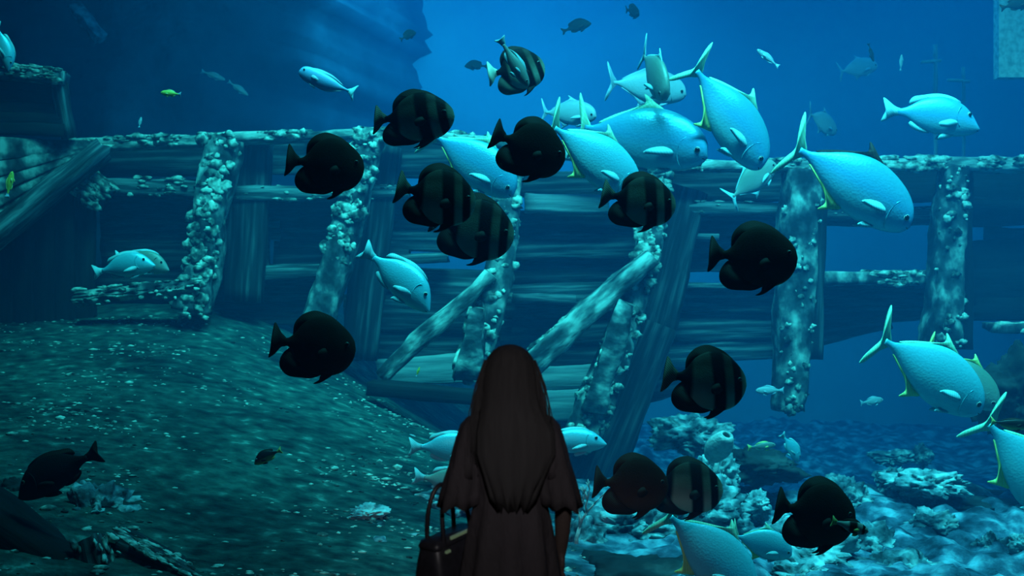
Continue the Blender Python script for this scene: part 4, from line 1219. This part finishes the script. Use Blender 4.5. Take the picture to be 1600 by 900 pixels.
# hair: smooth crown and long back fall with strands
m = Mesh()
hr = [(1.608, 0, .0, .018, .02), (1.600, 0, .0, .045, .048), (1.582, 0, -.0, .070, .072), (1.555, 0, -.004, .090, .088), (1.515, 0, -.010, .102, .096), (1.470, 0, -.018, .108, .095),
      (1.42, .002, -.030, .112, .090), (1.37, .005, -.045, .118, .084), (1.33, .012, -.062, .130, .072), (1.28, .022, -.082, .148, .058), (1.20, .024, -.104, .150, .040), (1.12, .018, -.116, .118, .028), (1.05, .012, -.116, .088, .020), (1.00, .01, -.112, .055, .010)]
rings = []
NH = 44
for i, (z, cx, cy, a, b) in enumerate(hr):
    ring = []
    for k in range(NH):
        an = 2 * PI * k / NH
        w_ = 1 + .022 * math.sin(13 * an + i * .25) * min(1, i / 4) + .012 * math.sin(29 * an)
        y = b * math.sin(an) * w_
        if y > 0 and i > 3: y *= .45          # keep the face clear
        ring.append((cx + a * math.cos(an) * w_, cy + y, z + (.03 * math.sin(11 * an) if i > 11 else 0)))
    rings.append(ring)
m.rings(rings)
hair = m.build('hair', 'hair', body)
m = Mesh()
rnd = random.Random(5)
for k in range(90):
    s = rnd.choice((-1, 1)) if k > 20 else -1
    x0 = s * rnd.uniform(.06, .10)
    wild = rnd.uniform(.0, .03) if k > 12 else rnd.uniform(.01, .035)
    pts = []
    for j in range(8):
        t = j / 7
        z = 1.55 - t * rnd.uniform(.34, .40)
        xx = x0 * (1 + .25 * math.sin(PI * min(1, t))) + s * (.03 * t + wild * t) + (.012 * t if s > 0 else 0)
        pts.append((xx, -.03 - .06 * t + rnd.uniform(-.004, .004), z))
    m.tube(pts, [.0022, .0024, .0024, .0022, .002, .0018, .0014, .0008], 4)
m.build('hair_strand', 'hair', hair)['kind'] = 'stuff'
for s in (-1, 1):
    m = Mesh()
    m.rings([[(s * .09 + a * math.cos(2 * PI * k / 16), .04 + b * math.sin(2 * PI * k / 16), z) for k in range(16)] for z, a, b in ((.0, .047, .125), (.02, .048, .126), (.05, .046, .118), (.075, .036, .08))])
    m.build('shoe', 'bag_leather', body)

# handbag on her forearm
BX, BY, BZ = -0.225 + PX, PY + 0.085, 0.845
bag = empty('handbag', (BX, BY, BZ - .27), (math.radians(0), math.radians(-6), math.radians(52)))
tag(bag, 'dark structured handbag with two arched handles hanging from the woman\'s arm', 'handbag')
m = Mesh()
def rrect(a, b, z, n=5, r=.03):
    out = []
    for (sx, sy, a0) in ((1, 1, 0), (-1, 1, 90), (-1, -1, 180), (1, -1, 270)):
        for k in range(n):
            an = math.radians(a0 + 90 * k / (n - 1))
            out.append((sx * (a - r) + r * math.cos(an), sy * (b - r) + r * math.sin(an), z))
    return out
m.rings([rrect(.150, .080, 0), rrect(.158, .086, .012), rrect(.152, .082, .10), rrect(.140, .066, .20), rrect(.130, .052, .262), rrect(.124, .046, .27)])
bb = m.build('body', 'bag_leather', bag)
m = Mesh(); m.rings([rrect(.132, .053, .252, r=.02), rrect(.134, .055, .262, r=.02), rrect(.126, .048, .280, r=.02)])
m.build('flap', 'bag_leather', bag)
for s in (-1, 1):
    m = Mesh()
    pts = [(-.080 + .0 * k, s * .045, .245) for k in range(1)]
    for k in range(17):
        a = PI * k / 16
        pts.append((-.080 * math.cos(a), s * (.045 - .018 * math.sin(a)), .270 + .205 * math.sin(a) ** .8))
    pts.append((.080, s * .045, .245))
    m.tube(pts, .0095, 8)
    h = m.build('handle', 'bag_leather', bag)
    for q in (-1, 1):
        m = Mesh(); m.box(q * .080 - .012, q * .080 + .012, s * .062 - .005, s * .062 + .005, .236, .246)
        b_ = m.build('buckle', 'bag_metal_glint', h, smooth=False)
m = Mesh(); m.box(-.05, .05, -.058, -.050, .278, .290)
cl = m.build('clasp_bar', 'bag_metal_glint', bag, smooth=False)
